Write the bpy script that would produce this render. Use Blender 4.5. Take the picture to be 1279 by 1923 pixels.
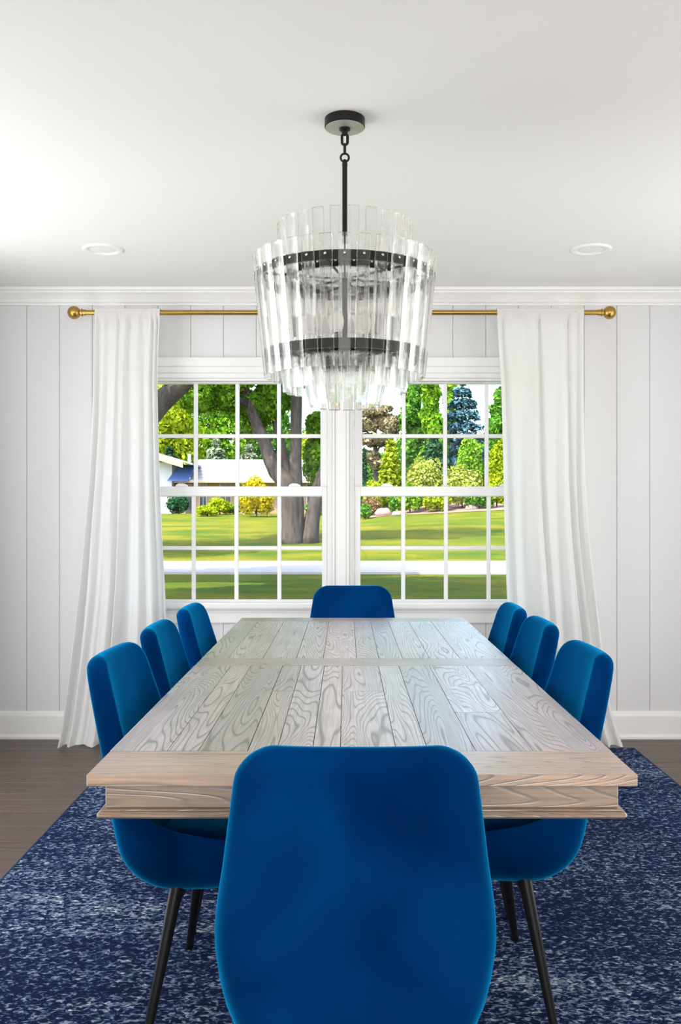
import bpy, bmesh, math, random
import numpy as np
from mathutils import Vector, Matrix

random.seed(7)
rng = np.random.default_rng(11)
for o in list(bpy.data.objects):
    bpy.data.objects.remove(o, do_unlink=True)
scene = bpy.context.scene
COL = scene.collection

# ------------------------------------------------------------------ camera
F = 1750.0            # focal length in pixels of the 1279 x 1923 frame
EYE = 1.22
VPX, VPY = 650.0, 962.0
cam_d = bpy.data.cameras.new('camera')
cam = bpy.data.objects.new('camera', cam_d)
COL.objects.link(cam)
cam.location = (0, 0, EYE)
cam.rotation_euler = (math.radians(90), 0, 0)
cam_d.sensor_width = 36
cam_d.sensor_fit = 'AUTO'
cam_d.lens = F / 1923 * 36
cam_d.shift_x = -(VPX - 639.5) / 1923
cam_d.shift_y = (VPY - 961.5) / 1923
cam_d.clip_end = 400
cam_d.clip_start = 0.05
scene.camera = cam

# ------------------------------------------------------------------ world, sun, added fill lights, exposure
world = bpy.data.worlds.new('world')
scene.world = world
world.use_nodes = True
wn = world.node_tree
wn.nodes.clear()
w_out = wn.nodes.new('ShaderNodeOutputWorld')
w_bg = wn.nodes.new('ShaderNodeBackground')
w_sky = wn.nodes.new('ShaderNodeTexSky')
w_sky.sky_type = 'NISHITA'
w_sky.sun_disc = False
w_sky.sun_elevation = math.radians(55)
w_sky.sun_rotation = math.radians(215)
w_sky.air_density = 1.0
w_sky.dust_density = 2.5
w_sky.ozone_density = 1.0
w_bg.inputs['Strength'].default_value = 0.75
wn.links.new(w_sky.outputs[0], w_bg.inputs['Color'])
wn.links.new(w_bg.outputs[0], w_out.inputs['Surface'])

sun_d = bpy.data.lights.new('sun', 'SUN')
sun_d.energy = 8.5
sun_d.angle = math.radians(0.6)
sun_d.color = (1.0, 0.95, 0.85)
sun = bpy.data.objects.new('sun', sun_d)
COL.objects.link(sun)
_sd = Vector((0.42, 0.42, -0.82)).normalized()      # direction the light travels
sun.rotation_euler = _sd.to_track_quat('-Z', 'Y').to_euler()
sun.location = (-20, -20, 40)

def area_light(name, loc, direction, sx, sy, power, color):
    d = bpy.data.lights.new(name, 'AREA')
    d.shape = 'RECTANGLE'
    d.size, d.size_y = sx, sy
    d.energy = power
    d.color = color
    o = bpy.data.objects.new(name, d)
    COL.objects.link(o)
    o.location = loc
    o.rotation_euler = Vector(direction).to_track_quat('-Z', 'Z').to_euler()
    return o

# added fill lights just inside the solid walls behind and beside the camera
area_light('rear_fill_light', (0.15, -1.52, 1.35), (0, 1, 0.08), 3.2, 1.9, 62, (1.0, 0.985, 0.96))
area_light('right_fill_light', (2.19, 3.20, 1.12), (-1, 0, 0.04), 3.2, 2.05, 41, (1.0, 0.98, 0.95))
area_light('left_fill_light', (-1.87, 3.20, 1.12), (1, 0, 0.04), 3.2, 2.05, 55, (0.97, 0.985, 1.0))

vs = scene.view_settings
vs.view_transform = 'Standard'
vs.look = 'None'
vs.gamma = 1.0
vs.use_curve_mapping = False
vs.exposure = 0.22
scene.display_settings.display_device = 'sRGB'
cy = scene.cycles
cy.max_bounces = 16
cy.diffuse_bounces = 6
cy.glossy_bounces = 6
cy.transmission_bounces = 14
cy.transparent_max_bounces = 24

# ------------------------------------------------------------------ helpers
def px(x, y, Y):
    """world point seen at pixel (x, y) at depth Y"""
    return Vector(((x - VPX) * Y / F, Y, EYE + (VPY - y) * Y / F))

class MB:
    def __init__(self):
        self.v = []; self.f = []
    def add(self, verts, faces):
        n = len(self.v)
        self.v += [tuple(p) for p in verts]
        self.f += [tuple(i + n for i in f) for f in faces]
        return self
    def box(self, x0, x1, y0, y1, z0, z1):
        return self.add([(x0,y0,z0),(x1,y0,z0),(x1,y1,z0),(x0,y1,z0),(x0,y0,z1),(x1,y0,z1),(x1,y1,z1),(x0,y1,z1)],
                        [(3,2,1,0),(4,5,6,7),(0,1,5,4),(1,2,6,5),(2,3,7,6),(3,0,4,7)])
    def prism(self, prof, a, b, axis='x'):
        """closed 2-D outline swept from a to b along an axis; outline is (p,q) in the two other axes"""
        n = len(prof)
        def P(t, p, q):
            return {'x': (t, p, q), 'y': (p, t, q), 'z': (p, q, t)}[axis]
        vs_ = [P(a, *p) for p in prof] + [P(b, *p) for p in prof]
        fs = [tuple(range(n))[::-1], tuple(range(n, 2*n))]
        fs += [(i, (i+1) % n, n + (i+1) % n, n + i) for i in range(n)]
        return self.add(vs_, fs)
    def tube(self, path, radii, seg=10, caps=True, closed=False):
        path = [Vector(p) for p in path]
        if not hasattr(radii, '__len__'): radii = [radii] * len(path)
        n = len(path); base = len(self.v); prev = None
        for i, p in enumerate(path):
            if closed:
                t = path[(i+1) % n] - path[i-1]
            else:
                t = path[min(i+1, n-1)] - path[max(i-1, 0)]
            t.normalize()
            if prev is None:
                a = Vector((0,0,1)) if abs(t.z) < 0.9 else Vector((1,0,0))
                u = t.cross(a).normalized()
            else:
                u = (prev - t * prev.dot(t)).normalized()
            prev = u
            w = t.cross(u)
            for k in range(seg):
                an = 2*math.pi*k/seg
                self.v.append(tuple(p + (u*math.cos(an) + w*math.sin(an)) * radii[i]))
        for i in range(n if closed else n-1):
            j = (i+1) % n
            for k in range(seg):
                k2 = (k+1) % seg
                self.f.append((base+i*seg+k, base+i*seg+k2, base+j*seg+k2, base+j*seg+k))
        if caps and not closed:
            self.f.append(tuple(base+k for k in range(seg))[::-1])
            self.f.append(tuple(base+(n-1)*seg+k for k in range(seg)))
        return self
    def lathe(self, prof, c=(0,0,0), seg=32, axis='z'):
        """prof: (r, h) list"""
        base = len(self.v); n = len(prof)
        for r, h in prof:
            for k in range(seg):
                an = 2*math.pi*k/seg
                a, b = r*math.cos(an), r*math.sin(an)
                p = {'z': (a, b, h), 'x': (h, a, b), 'y': (a, h, b)}[axis]
                self.v.append((p[0]+c[0], p[1]+c[1], p[2]+c[2]))
        for i in range(n-1):
            for k in range(seg):
                k2 = (k+1) % seg
                self.f.append((base+i*seg+k, base+i*seg+k2, base+(i+1)*seg+k2, base+(i+1)*seg+k))
        self.f.append(tuple(base+k for k in range(seg))[::-1])
        self.f.append(tuple(base+(n-1)*seg+k for k in range(seg)))
        return self
    def mesh(self, name, mat=None, smooth=False, bevel=0, angle=None, seg=1):
        me = bpy.data.meshes.new(name)
        me.from_pydata(self.v, [], self.f)
        bm = bmesh.new(); bm.from_mesh(me)
        bmesh.ops.recalc_face_normals(bm, faces=bm.faces)
        if bevel:
            es = [e for e in bm.edges if len(e.link_faces) == 2 and e.calc_face_angle(0) > 0.5]
            bmesh.ops.bevel(bm, geom=es, offset=bevel, segments=seg, affect='EDGES', clamp_overlap=True)
        bm.to_mesh(me); bm.free()
        if smooth:
            me.polygons.foreach_set('use_smooth', [True]*len(me.polygons))
            if angle is not None:
                me.set_sharp_from_angle(angle=math.radians(angle))
        if mat: me.materials.append(mat)
        return me
    def build(self, name, mat, parent=None, loc=None, **kw):
        return link(name, self.mesh(name, mat, **kw), parent, loc)

def link(name, me, parent=None, loc=None, rot=None):
    o = bpy.data.objects.new(name, me)
    COL.objects.link(o)
    if parent: o.parent = parent
    if loc is not None: o.location = loc
    if rot is not None: o.rotation_euler = rot
    return o

def tag(o, label=None, cat=None, group=None, kind=None):
    if label: o['label'] = label
    if cat: o['category'] = cat
    if group: o['group'] = group
    if kind: o['kind'] = kind
    return o

def thing(name, label, cat, loc=(0,0,0), rz=0, group=None, kind=None):
    o = bpy.data.objects.new(name, None)
    COL.objects.link(o)
    o.location = loc; o.rotation_euler = (0, 0, rz)
    o.empty_display_size = 0.1
    return tag(o, label, cat, group, kind)

def copy_tree(o, parent=None):
    c = o.copy(); COL.objects.link(c)
    c.parent = parent
    for ch in o.children:
        copy_tree(ch, c)
    return c

# ------------------------------------------------------------------ materials
class NT:
    def __init__(self, name):
        self.m = bpy.data.materials.new(name); self.m.use_nodes = True
        self.t = self.m.node_tree; self.t.nodes.clear()
        self.out = self.t.nodes.new('ShaderNodeOutputMaterial')
    def n(self, typ, **kw):
        nd = self.t.nodes.new(typ)
        for k, v in kw.items():
            if k in nd.inputs:
                nd.inputs[k].default_value = v
            else:
                setattr(nd, k, v)
        return nd
    def l(self, a, b): self.t.links.new(a, b)
    def ramp(self, fac, stops, interp='LINEAR'):
        r = self.t.nodes.new('ShaderNodeValToRGB')
        r.color_ramp.interpolation = interp
        el = r.color_ramp.elements
        while len(el) < len(stops): el.new(0.5)
        for e, (p, c) in zip(el, stops):
            e.position = p; e.color = (*c, 1) if len(c) == 3 else c
        self.l(fac, r.inputs[0])
        return r.outputs[0]
    def mix(self, fac, a, b, mode='MIX'):
        m = self.t.nodes.new('ShaderNodeMix'); m.data_type = 'RGBA'; m.blend_type = mode
        for s, v in ((m.inputs[0], fac), (m.inputs[6], a), (m.inputs[7], b)):
            if hasattr(v, 'is_linked') or hasattr(v, 'links'): self.l(v, s)
            elif isinstance(v, (int, float)): s.default_value = v
            else: s.default_value = (*v, 1)
        return m.outputs[2]
    def math(self, op, a, b=None, c=None):
        m = self.t.nodes.new('ShaderNodeMath'); m.operation = op
        for i, v in enumerate((a, b, c)):
            if v is None: continue
            if isinstance(v, (int, float)): m.inputs[i].default_value = v
            else: self.l(v, m.inputs[i])
        return m.outputs[0]
    def coords(self, scale=(1,1,1), kind='Object', rand=False):
        tc = self.t.nodes.new('ShaderNodeTexCoord')
        mp = self.t.nodes.new('ShaderNodeMapping')
        mp.inputs['Scale'].default_value = scale
        self.l(tc.outputs[kind], mp.inputs['Vector'])
        if rand:
            oi = self.t.nodes.new('ShaderNodeObjectInfo')
            cx = self.t.nodes.new('ShaderNodeCombineXYZ')
            self.l(self.math('MULTIPLY', oi.outputs['Random'], 37.0), cx.inputs[0])
            self.l(self.math('MULTIPLY', oi.outputs['Random'], 91.0), cx.inputs[1])
            self.l(self.math('MULTIPLY', oi.outputs['Random'], 53.0), cx.inputs[2])
            self.l(cx.outputs[0], mp.inputs['Location'])
        return mp.outputs[0]
    def noise(self, vec, scale=5, detail=4, rough=0.55, dist=0.0):
        nz = self.t.nodes.new('ShaderNodeTexNoise')
        nz.inputs['Scale'].default_value = scale
        nz.inputs['Detail'].default_value = detail
        nz.inputs['Roughness'].default_value = rough
        nz.inputs['Distortion'].default_value = dist
        self.l(vec, nz.inputs['Vector'])
        return nz.outputs[0]
    def bump(self, h, strength=0.3, dist=0.01):
        b = self.t.nodes.new('ShaderNodeBump')
        b.inputs['Strength'].default_value = strength
        b.inputs['Distance'].default_value = dist
        self.l(h, b.inputs['Height'])
        return b.outputs[0]
    def pbsdf(self, color=None, rough=0.5, normal=None, **kw):
        p = self.t.nodes.new('ShaderNodeBsdfPrincipled')
        if color is not None:
            if isinstance(color, tuple): p.inputs['Base Color'].default_value = (*color, 1)
            else: self.l(color, p.inputs['Base Color'])
        if isinstance(rough, (int, float)): p.inputs['Roughness'].default_value = rough
        else: self.l(rough, p.inputs['Roughness'])
        if normal is not None: self.l(normal, p.inputs['Normal'])
        for k, v in kw.items():
            s = p.inputs[k.replace('_', ' ')]
            s.default_value = v
        return p
    def done(self, shader):
        self.l(shader, self.out.inputs['Surface'])
        return self.m

def lin(r, g, b):
    f = lambda c: (c/255/12.92) if c/255 <= 0.04045 else ((c/255+0.055)/1.055)**2.4
    return (f(r), f(g), f(b))

def paint(name, col, rough=0.45, bump=0.05, scale=60):
    t = NT(name)
    v = t.coords()
    nz = t.noise(v, scale, 3)
    c = t.mix(t.noise(v, 1.3, 2), tuple(x*0.985 for x in col), tuple(min(1, x*1.015) for x in col))
    return t.done(t.pbsdf(c, rough, t.bump(nz, bump, 0.002)).outputs[0])

M = {}
M['ceiling'] = paint('ceiling_paint', (0.83, 0.825, 0.805), 0.9, 0.08, 140)
M['wall'] = paint('wall_paint', (0.735, 0.732, 0.737), 0.55, 0.05, 50)
M['trim'] = paint('trim_paint', (0.86, 0.855, 0.84), 0.32, 0.03, 40)
M['vinyl'] = paint('window_vinyl', (0.88, 0.88, 0.87), 0.3, 0.02, 40)
M['plain_wall'] = paint('side_wall_paint', (0.74, 0.74, 0.74), 0.6, 0.05, 50)

def mat_metal(name, col, rough, var=0.1, metal=1.0):
    t = NT(name); v = t.coords()
    nz = t.noise(v, 30, 4)
    c = t.mix(nz, tuple(x*(1-var) for x in col), tuple(x*(1+var) for x in col))
    r = t.math('MULTIPLY_ADD', nz, 0.15, rough-0.07)
    return t.done(t.pbsdf(c, r, Metallic=metal).outputs[0])
M['brass'] = mat_metal('antique_brass', (0.50, 0.32, 0.085), 0.3, 0.15)
M['black_metal'] = mat_metal('black_leg_metal', (0.02, 0.02, 0.022), 0.35, 0.2, 0.6)
M['bronze'] = mat_metal('dark_bronze', (0.022, 0.021, 0.019), 0.38, 0.2, 0.7)
M['canopy_lit'] = mat_metal('lit_canopy_metal', (0.42, 0.43, 0.38), 0.45, 0.12, 0.5)  # paler than the bronze: light from below put into the colour
M['screw'] = mat_metal('nickel_screw', (0.6, 0.58, 0.55), 0.25, 0.1)

def mat_velvet():
    t = NT('blue_velvet'); v = t.coords(rand=True)
    big = t.noise(v, 4.0, 3, 0.5, 0.5)
    fine = t.noise(v, 500, 2)
    c = t.ramp(big, [(0.30, (0.0004, 0.018, 0.088)), (0.50, (0.0006, 0.031, 0.140)), (0.7, (0.0008, 0.042, 0.178))])
    p = t.pbsdf(c, 0.75, t.bump(fine, 0.15, 0.001))
    p.inputs['Sheen Weight'].default_value = 1.0
    p.inputs['Sheen Roughness'].default_value = 0.36
    p.inputs['Sheen Tint'].default_value = (0.01, 0.40, 0.85, 1)
    p.inputs['Specular IOR Level'].default_value = 0.0
    return t.done(p.outputs[0])
M['velvet'] = mat_velvet()

def mat_table(name, along, light=1.0, tint=(1, 1, 1), figure=0.85):
    """weathered oak; along = 'y' or 'x' is the grain direction"""
    t = NT(name)
    st = {'y': (1, 0.085, 1), 'x': (0.085, 1, 1)}[along]
    v = t.coords(st, rand=True)
    con = t.noise(v, 9.0, 1.6, 0.38, 0.35)                 # contours give the cathedral figure
    s = t.math('SINE', t.math('MULTIPLY', con, 270.0))
    rings = t.ramp(s, [(0.0, (1,1,1)), (0.62, (0.9,0.9,0.9)), (0.92, (0.3,0.3,0.3)), (1.0, (0,0,0))])
    st2 = {'y': (1, 0.03, 1), 'x': (0.03, 1, 1)}[along]
    v2 = t.coords(st2, rand=True)
    fib = t.noise(v2, 160, 4, 0.65)
    blot = t.noise(t.coords((1,1,1), rand=True), 9, 4, 0.6)
    oi = t.n('ShaderNodeObjectInfo')
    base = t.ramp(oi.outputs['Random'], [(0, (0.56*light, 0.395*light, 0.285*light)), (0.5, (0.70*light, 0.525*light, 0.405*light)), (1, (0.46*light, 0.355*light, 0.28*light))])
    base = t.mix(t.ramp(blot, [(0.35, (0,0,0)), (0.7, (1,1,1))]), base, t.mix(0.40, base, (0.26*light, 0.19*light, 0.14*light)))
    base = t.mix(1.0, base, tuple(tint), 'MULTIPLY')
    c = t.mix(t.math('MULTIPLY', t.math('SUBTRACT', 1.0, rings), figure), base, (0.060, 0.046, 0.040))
    c = t.mix(t.math('MULTIPLY', t.ramp(fib, [(0.40, (1,1,1)), (0.55, (0,0,0))]), 0.35), c, (0.09, 0.065, 0.05))
    h = t.math('ADD', t.math('MULTIPLY', rings, 0.75), t.math('MULTIPLY', fib, 0.5))
    nrm = t.bump(h, 0.30, 0.0010)
    r = t.math('MULTIPLY_ADD', rings, -0.12, 0.46)
    p = t.pbsdf(c, r, nrm)
    p.inputs['Specular IOR Level'].default_value = 0.62
    p.inputs['Coat Weight'].default_value = 1.0
    p.inputs['Coat Roughness'].default_value = 0.32
    p.inputs['Coat IOR'].default_value = 2.2
    t.l(nrm, p.inputs['Coat Normal'])
    return t.done(p.outputs[0])
M['oak_glare_y'] = mat_table('weathered_oak_glare_lengthwise', 'y', 1.24, (0.91, 1.01, 1.36))  # whitened, bluish tint paints the window's glare into the planks
M['oak_x'] = mat_table('weathered_oak_crosswise', 'x', 1.0, (1.10, 0.97, 0.84), 0.6)
M['oak_glare_x'] = mat_table('weathered_oak_glare_crosswise', 'x', 0.95, (0.95, 1.02, 1.22), 0.7)  # cooler crosswise copy, window sheen mixed into its colour
M['oak_edge'] = mat_table('oak_apron', 'x', 0.60, (1.08, 0.93, 0.76), 0.38)

def mat_floor():
    t = NT('dark_hardwood')
    v = t.coords((0.05, 1, 1), rand=True)
    g = t.noise(v, 55, 5, 0.6, 0.4)
    oi = t.n('ShaderNodeObjectInfo')
    a = t.ramp(oi.outputs['Random'], [(0, (0.085, 0.054, 0.038)), (0.5, (0.110, 0.072, 0.050)), (1, (0.072, 0.048, 0.036))])
    c = t.mix(t.ramp(g, [(0.35, (0,0,0)), (0.68, (1,1,1))]), a, t.mix(0.6, a, (0.028, 0.018, 0.013)))
    return t.done(t.pbsdf(c, t.math('MULTIPLY_ADD', g, 0.2, 0.28), t.bump(g, 0.2, 0.001)).outputs[0])
M['floor'] = mat_floor()

def mat_rug():
    t = NT('distressed_navy_rug')
    v = t.coords((1, 1.0, 1))
    fleck = t.noise(t.coords((0.8, 1.25, 1)), 74, 1.6, 0.5, 0.8)
    fine = t.noise(v, 190, 2, 0.6)
    streak = t.noise(t.coords((0.10, 1.0, 1)), 14, 4, 0.65)
    patch = t.noise(t.coords((0.5, 1.1, 1)), 1.7, 4, 0.6, 0.6)
    thr = t.math('ADD', t.math('MULTIPLY_ADD', fine, 0.16, -0.08), fleck)
    thr = t.math('ADD', thr, t.math('MULTIPLY_ADD', patch, 0.34, -0.17))
    thr = t.math('ADD', thr, t.math('MULTIPLY_ADD', streak, 0.30, -0.15))
    c = t.ramp(thr, [(0.44, (0.0028, 0.009, 0.042)), (0.51, (0.0055, 0.021, 0.085)), (0.54, (0.030, 0.062, 0.14)),
                     (0.60, (0.105, 0.150, 0.245)), (0.70, (0.30, 0.34, 0.41)), (0.80, (0.72, 0.72, 0.71))])
    h = t.math('ADD', fleck, t.math('MULTIPLY', fine, 0.6))
    p = t.pbsdf(c, 0.95, t.bump(h, 0.6, 0.006))
    p.inputs['Sheen Weight'].default_value = 0.0
    p.inputs['Specular IOR Level'].default_value = 0.1
    return t.done(p.outputs[0])
M['rug'] = mat_rug()
M['rug_edge'] = paint('rug_binding', (0.012, 0.028, 0.085), 0.95, 0.3, 300)

def mat_curtain():
    t = NT('white_linen')
    v = t.coords((1, 1, 1))
    w1 = t.noise(t.coords((1, 1, 0.06)), 420, 2)
    w2 = t.noise(t.coords((0.06, 0.06, 1)), 420, 2)
    h = t.math('ADD', w1, w2)
    d = t.n('ShaderNodeBsdfDiffuse'); d.inputs['Color'].default_value = (0.88, 0.875, 0.865, 1)
    t.l(t.bump(h, 0.15, 0.001), d.inputs['Normal'])
    tr = t.n('ShaderNodeBsdfTranslucent'); tr.inputs['Color'].default_value = (0.92, 0.92, 0.92, 1)
    m = t.n('ShaderNodeMixShader'); m.inputs[0].default_value = 0.36
    t.l(d.outputs[0], m.inputs[1]); t.l(tr.outputs[0], m.inputs[2])
    return t.done(m.outputs[0])
M['curtain'] = mat_curtain()

def mat_pane():
    t = NT('window_glass')
    tr = t.n('ShaderNodeBsdfTransparent'); tr.inputs['Color'].default_value = (0.97, 0.985, 0.98, 1)
    g = t.n('ShaderNodeBsdfGlossy'); g.inputs['Roughness'].default_value = 0.01
    fr = t.n('ShaderNodeFresnel'); fr.inputs['IOR'].default_value = 1.12
    m = t.n('ShaderNodeMixShader')
    t.l(fr.outputs[0], m.inputs[0]); t.l(tr.outputs[0], m.inputs[1]); t.l(g.outputs[0], m.inputs[2])
    return t.done(m.outputs[0])
M['pane'] = mat_pane()

def mat_crystal():
    t = NT('clear_acrylic')
    g = t.n('ShaderNodeBsdfGlass'); g.inputs['Roughness'].default_value = 0.0
    g.inputs['IOR'].default_value = 1.42; g.inputs['Color'].default_value = (0.985, 0.985, 0.98, 1)
    tr = t.n('ShaderNodeBsdfTransparent'); tr.inputs['Color'].default_value = (0.99, 0.99, 0.985, 1)
    m = t.n('ShaderNodeMixShader'); m.inputs[0].default_value = 0.40
    t.l(g.outputs[0], m.inputs[1]); t.l(tr.outputs[0], m.inputs[2])
    return t.done(m.outputs[0])
M['crystal'] = mat_crystal()
M['bulb'] = paint('frosted_bulb', (0.8, 0.79, 0.76), 0.3, 0.0, 30)
M['lens'] = paint('downlight_lens', (0.84, 0.84, 0.83), 0.5, 0.02, 60)

# outdoors
def mat_leaf(name, a, b, c, trans=0.35, scale=0.35):
    t = NT(name)
    geo = t.n('ShaderNodeNewGeometry')
    isl = t.ramp(geo.outputs['Random Per Island'], [(0, a), (0.5, b), (1, c)])
    nz = t.noise(t.coords(), scale, 2)
    col = t.mix(t.math('MULTIPLY', nz, 0.5), isl, b)
    d = t.n('ShaderNodeBsdfDiffuse'); t.l(col, d.inputs['Color'])
    tr = t.n('ShaderNodeBsdfTranslucent'); t.l(col, tr.inputs['Color'])
    m = t.n('ShaderNodeMixShader'); m.inputs[0].default_value = trans
    t.l(d.outputs[0], m.inputs[1]); t.l(tr.outputs[0], m.inputs[2])
    return t.done(m.outputs[0])
M['leaf_green'] = mat_leaf('maple_leaves', (0.0425, 0.1215, 0.0073), (0.1316, 0.2984, 0.0175), (0.3901, 0.5967, 0.0459))
M['leaf_mid'] = mat_leaf('shade_tree_leaves', (0.0243, 0.0851, 0.0121), (0.0790, 0.2282, 0.0263), (0.2525, 0.4819, 0.0574))
M['leaf_lime'] = mat_leaf('lime_leaves', (0.0990, 0.1620, 0.0045), (0.2730, 0.3575, 0.0097), (0.5610, 0.5950, 0.0425))
M['leaf_gold'] = mat_leaf('golden_leaves', (0.2250, 0.1890, 0.0023), (0.4680, 0.3900, 0.0065), (0.7225, 0.5610, 0.0255))
M['leaf_spruce'] = mat_leaf('spruce_needles', (0.0135, 0.0450, 0.0540), (0.0520, 0.1300, 0.1625), (0.1870, 0.3230, 0.3910), 0.1)
M['leaf_dark'] = mat_leaf('dark_evergreen', (0.0067, 0.0315, 0.0135), (0.0228, 0.0845, 0.0358), (0.0850, 0.1870, 0.0765), 0.15)
M['leaf_tan'] = mat_leaf('tan_pine_needles', (0.1170, 0.0900, 0.0540), (0.2730, 0.2210, 0.1300), (0.4675, 0.4250, 0.2210), 0.2)
M['leaf_pale'] = mat_leaf('pale_evergreen', (0.0540, 0.0900, 0.0540), (0.1950, 0.2470, 0.1430), (0.4420, 0.4760, 0.3230), 0.2)
M['leaf_red'] = mat_leaf('red_brown_leaves', (0.0900, 0.0450, 0.0225), (0.2340, 0.1430, 0.0650), (0.3910, 0.2890, 0.1360), 0.25)
M['leaf_cream'] = mat_leaf('cream_lime_leaves', (0.0900, 0.1400, 0.0150), (0.3000, 0.3500, 0.0450), (0.6400, 0.6000, 0.2000), 0.3)

def mat_bark():
    t = NT('grey_bark')
    nz = t.noise(t.coords((1, 1, 0.25)), 7, 6, 0.7, 0.5)
    c = t.ramp(nz, [(0.35, (0.030, 0.022, 0.019)), (0.55, (0.080, 0.062, 0.056)), (0.8, (0.13, 0.108, 0.10))])
    return t.done(t.pbsdf(c, 0.9, t.bump(nz, 0.8, 0.08)).outputs[0])
M['bark'] = mat_bark()

def mat_grass():
    t = NT('lawn_grass')
    v = t.coords()
    a = t.noise(t.coords((0.45, 1, 1)), 0.5, 5, 0.65, 0.6)
    b = t.noise(t.coords((1, 0.5, 1)), 9, 5, 0.75)
    c = t.ramp(a, [(0.30, (0.045, 0.105, 0.005)), (0.47, (0.13, 0.150, 0.006)), (0.62, (0.27, 0.205, 0.012))])
    c = t.mix(t.ramp(b, [(0.35, (0,0,0)), (0.68, (1,1,1))]), t.mix(0.6, c, (0.035, 0.085, 0.006)), c)
    return t.done(t.pbsdf(c, 0.9, t.bump(b, 0.9, 0.1), Specular_IOR_Level=0.1).outputs[0])
M['grass'] = mat_grass()
M['road'] = paint('pale_concrete_road', (0.41, 0.365, 0.35), 0.9, 0.3, 20)
M['mulch'] = paint('mulch', (0.24, 0.14, 0.10), 0.95, 0.8, 6)
M['roof_pale'] = paint('pale_shingles', (0.25, 0.243, 0.25), 0.85, 0.5, 5)
M['roof_blue'] = paint('dark_blue_roof', (0.05, 0.095, 0.26), 0.5, 0.1, 5)  # darker and bluer than the pale shingles
M['siding'] = paint('white_siding', (0.50, 0.51, 0.55), 0.7, 0.1, 5)
M['soffit'] = paint('peach_soffit', (0.46, 0.31, 0.21), 0.7, 0.1, 5)
M['brick'] = paint('tan_brick', (0.30, 0.19, 0.115), 0.85, 0.4, 8)
M['dark_glass'] = paint('dark_house_window', (0.05, 0.05, 0.06), 0.15, 0.0, 5)
M['violet'] = paint('violet_grey_paint', (0.38, 0.32, 0.45), 0.6, 0.1, 5)
M['rock'] = paint('pink_grey_rock', (0.27, 0.20, 0.185), 0.9, 0.6, 4)

# ------------------------------------------------------------------ the room
D = EYE * F / 424.0                 # depth of the window wall's face
CEIL = 2.42
XL, XR, YR = -1.93, 2.25, -1.6
CROWN_B, BASE_T = 2.336, 0.146

# window opening limits
GL = [(-1.061, -0.130), (0.078, 1.007)]          # lower glass, each window
OPEN = [(-1.106, -0.090), (0.033, 1.052)]        # sash openings
WZ0, WZ1 = 0.717, 1.945
CAS_L, CAS_R = -1.20, 1.146                      # outer edges of casing
CAS_T, APR_B = 2.053, 0.623

# backing wall with the window hole
wall = MB()
B0, B1 = D + 0.012, D + 0.17
hx0, hx1 = OPEN[0][0], OPEN[1][1]
wall.box(XL - 0.12, hx0, B0, B1, 0, CEIL)
wall.box(hx1, XR + 0.12, B0, B1, 0, CEIL)
wall.box(hx0, hx1, B0, B1, 0, WZ0)
wall.box(hx0, hx1, B0, B1, WZ1, CEIL)
wall_back = tag(wall.build('wall_back', M['wall']), 'pale grey window wall of vertical grooved boards', kind='structure')

def board(x0, x1, z0, z1):
    g, c = 0.0007, 0.0032
    prof = [(x0+g, D+0.012), (x0+g, D+c), (x0+g+c, D), (x1-g-c, D), (x1-g, D+c), (x1-g, D+0.012)]
    MB().prism(prof, z0, z1, 'z').build('wall_board', M['wall'], wall_back)
pitch = 61.6 * D / F
gx = (50 - VPX) * D / F - pitch
edges = [XL]
while gx < XR:
    if gx > XL + 0.02: edges.append(gx)
    gx += pitch
edges.append(XR)
for a, b in zip(edges[:-1], edges[1:]):
    if b <= CAS_L + 0.03 or a >= CAS_R - 0.03:
        board(a, b, BASE_T - 0.03, CROWN_B + 0.03)
    else:
        if a < CAS_L: board(a, CAS_L + 0.02, APR_B + 0.0, CAS_T)
        if b > CAS_R: board(CAS_R - 0.02, b, APR_B + 0.0, CAS_T)
        board(a, b, CAS_T - 0.02 if (a >= CAS_L and b <= CAS_R) else CAS_T, CROWN_B + 0.03)
        board(a, b, BASE_T - 0.03, APR_B + 0.02 if (a >= CAS_L and b <= CAS_R) else APR_B)

tag(MB().box(XL - 0.12, XL, YR, D + 0.012, 0, CEIL).build('wall_left', M['plain_wall']), 'plain light grey left side wall', kind='structure')
tag(MB().box(XR, XR + 0.12, YR, D + 0.012, 0, CEIL).build('wall_right', M['plain_wall']), 'plain light grey right side wall', kind='structure')
tag(MB().box(XL - 0.12, XR + 0.12, YR - 0.12, YR, 0, CEIL).build('wall_rear', M['plain_wall']), 'plain light grey wall behind the viewer', kind='structure')
tag(MB().box(XL - 0.12, XR + 0.12, YR - 0.12, D + 0.17, CEIL, CEIL + 0.12).build('ceiling', M['ceiling']), 'smooth white flat ceiling', kind='structure')

# floor: slab plus planks running across the room
floor = tag(MB().box(XL - 0.12, XR + 0.12, YR - 0.12, D + 0.17, -0.12, -0.012).build('floor', M['floor']), 'dark brown hardwood plank floor', kind='structure')
PW = 0.083
yrow = D
rowi = 0
while yrow > 1.55:
    y1, y0 = yrow, yrow - PW
    x = XL
    random.seed(100 + rowi)
    first = True
    while x < XR - 0.01:
        L = random.uniform(0.9, 1.7)
        if first: L *= random.uniform(0.2, 1.0); first = False
        x2 = min(XR, x + L)
        if XR - x2 < 0.25: x2 = XR
        g, c = 0.0006, 0.0015
        prof = [(y0+g, -0.012), (y0+g, -c), (y0+g+c, 0), (y1-g-c, 0), (y1-g, -c), (y1-g, -0.012)]
        MB().prism([(p, q) for p, q in prof], x + 0.0005 - (x+x2)/2, x2 - 0.0005 - (x+x2)/2, 'x').build('plank', M['floor'], floor, loc=((x+x2)/2, 0, 0))
        x = x2
    yrow -= PW; rowi += 1
MB().box(XL, XR, YR, yrow, -0.012, 0).build('plank_field', M['floor'], floor)

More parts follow.
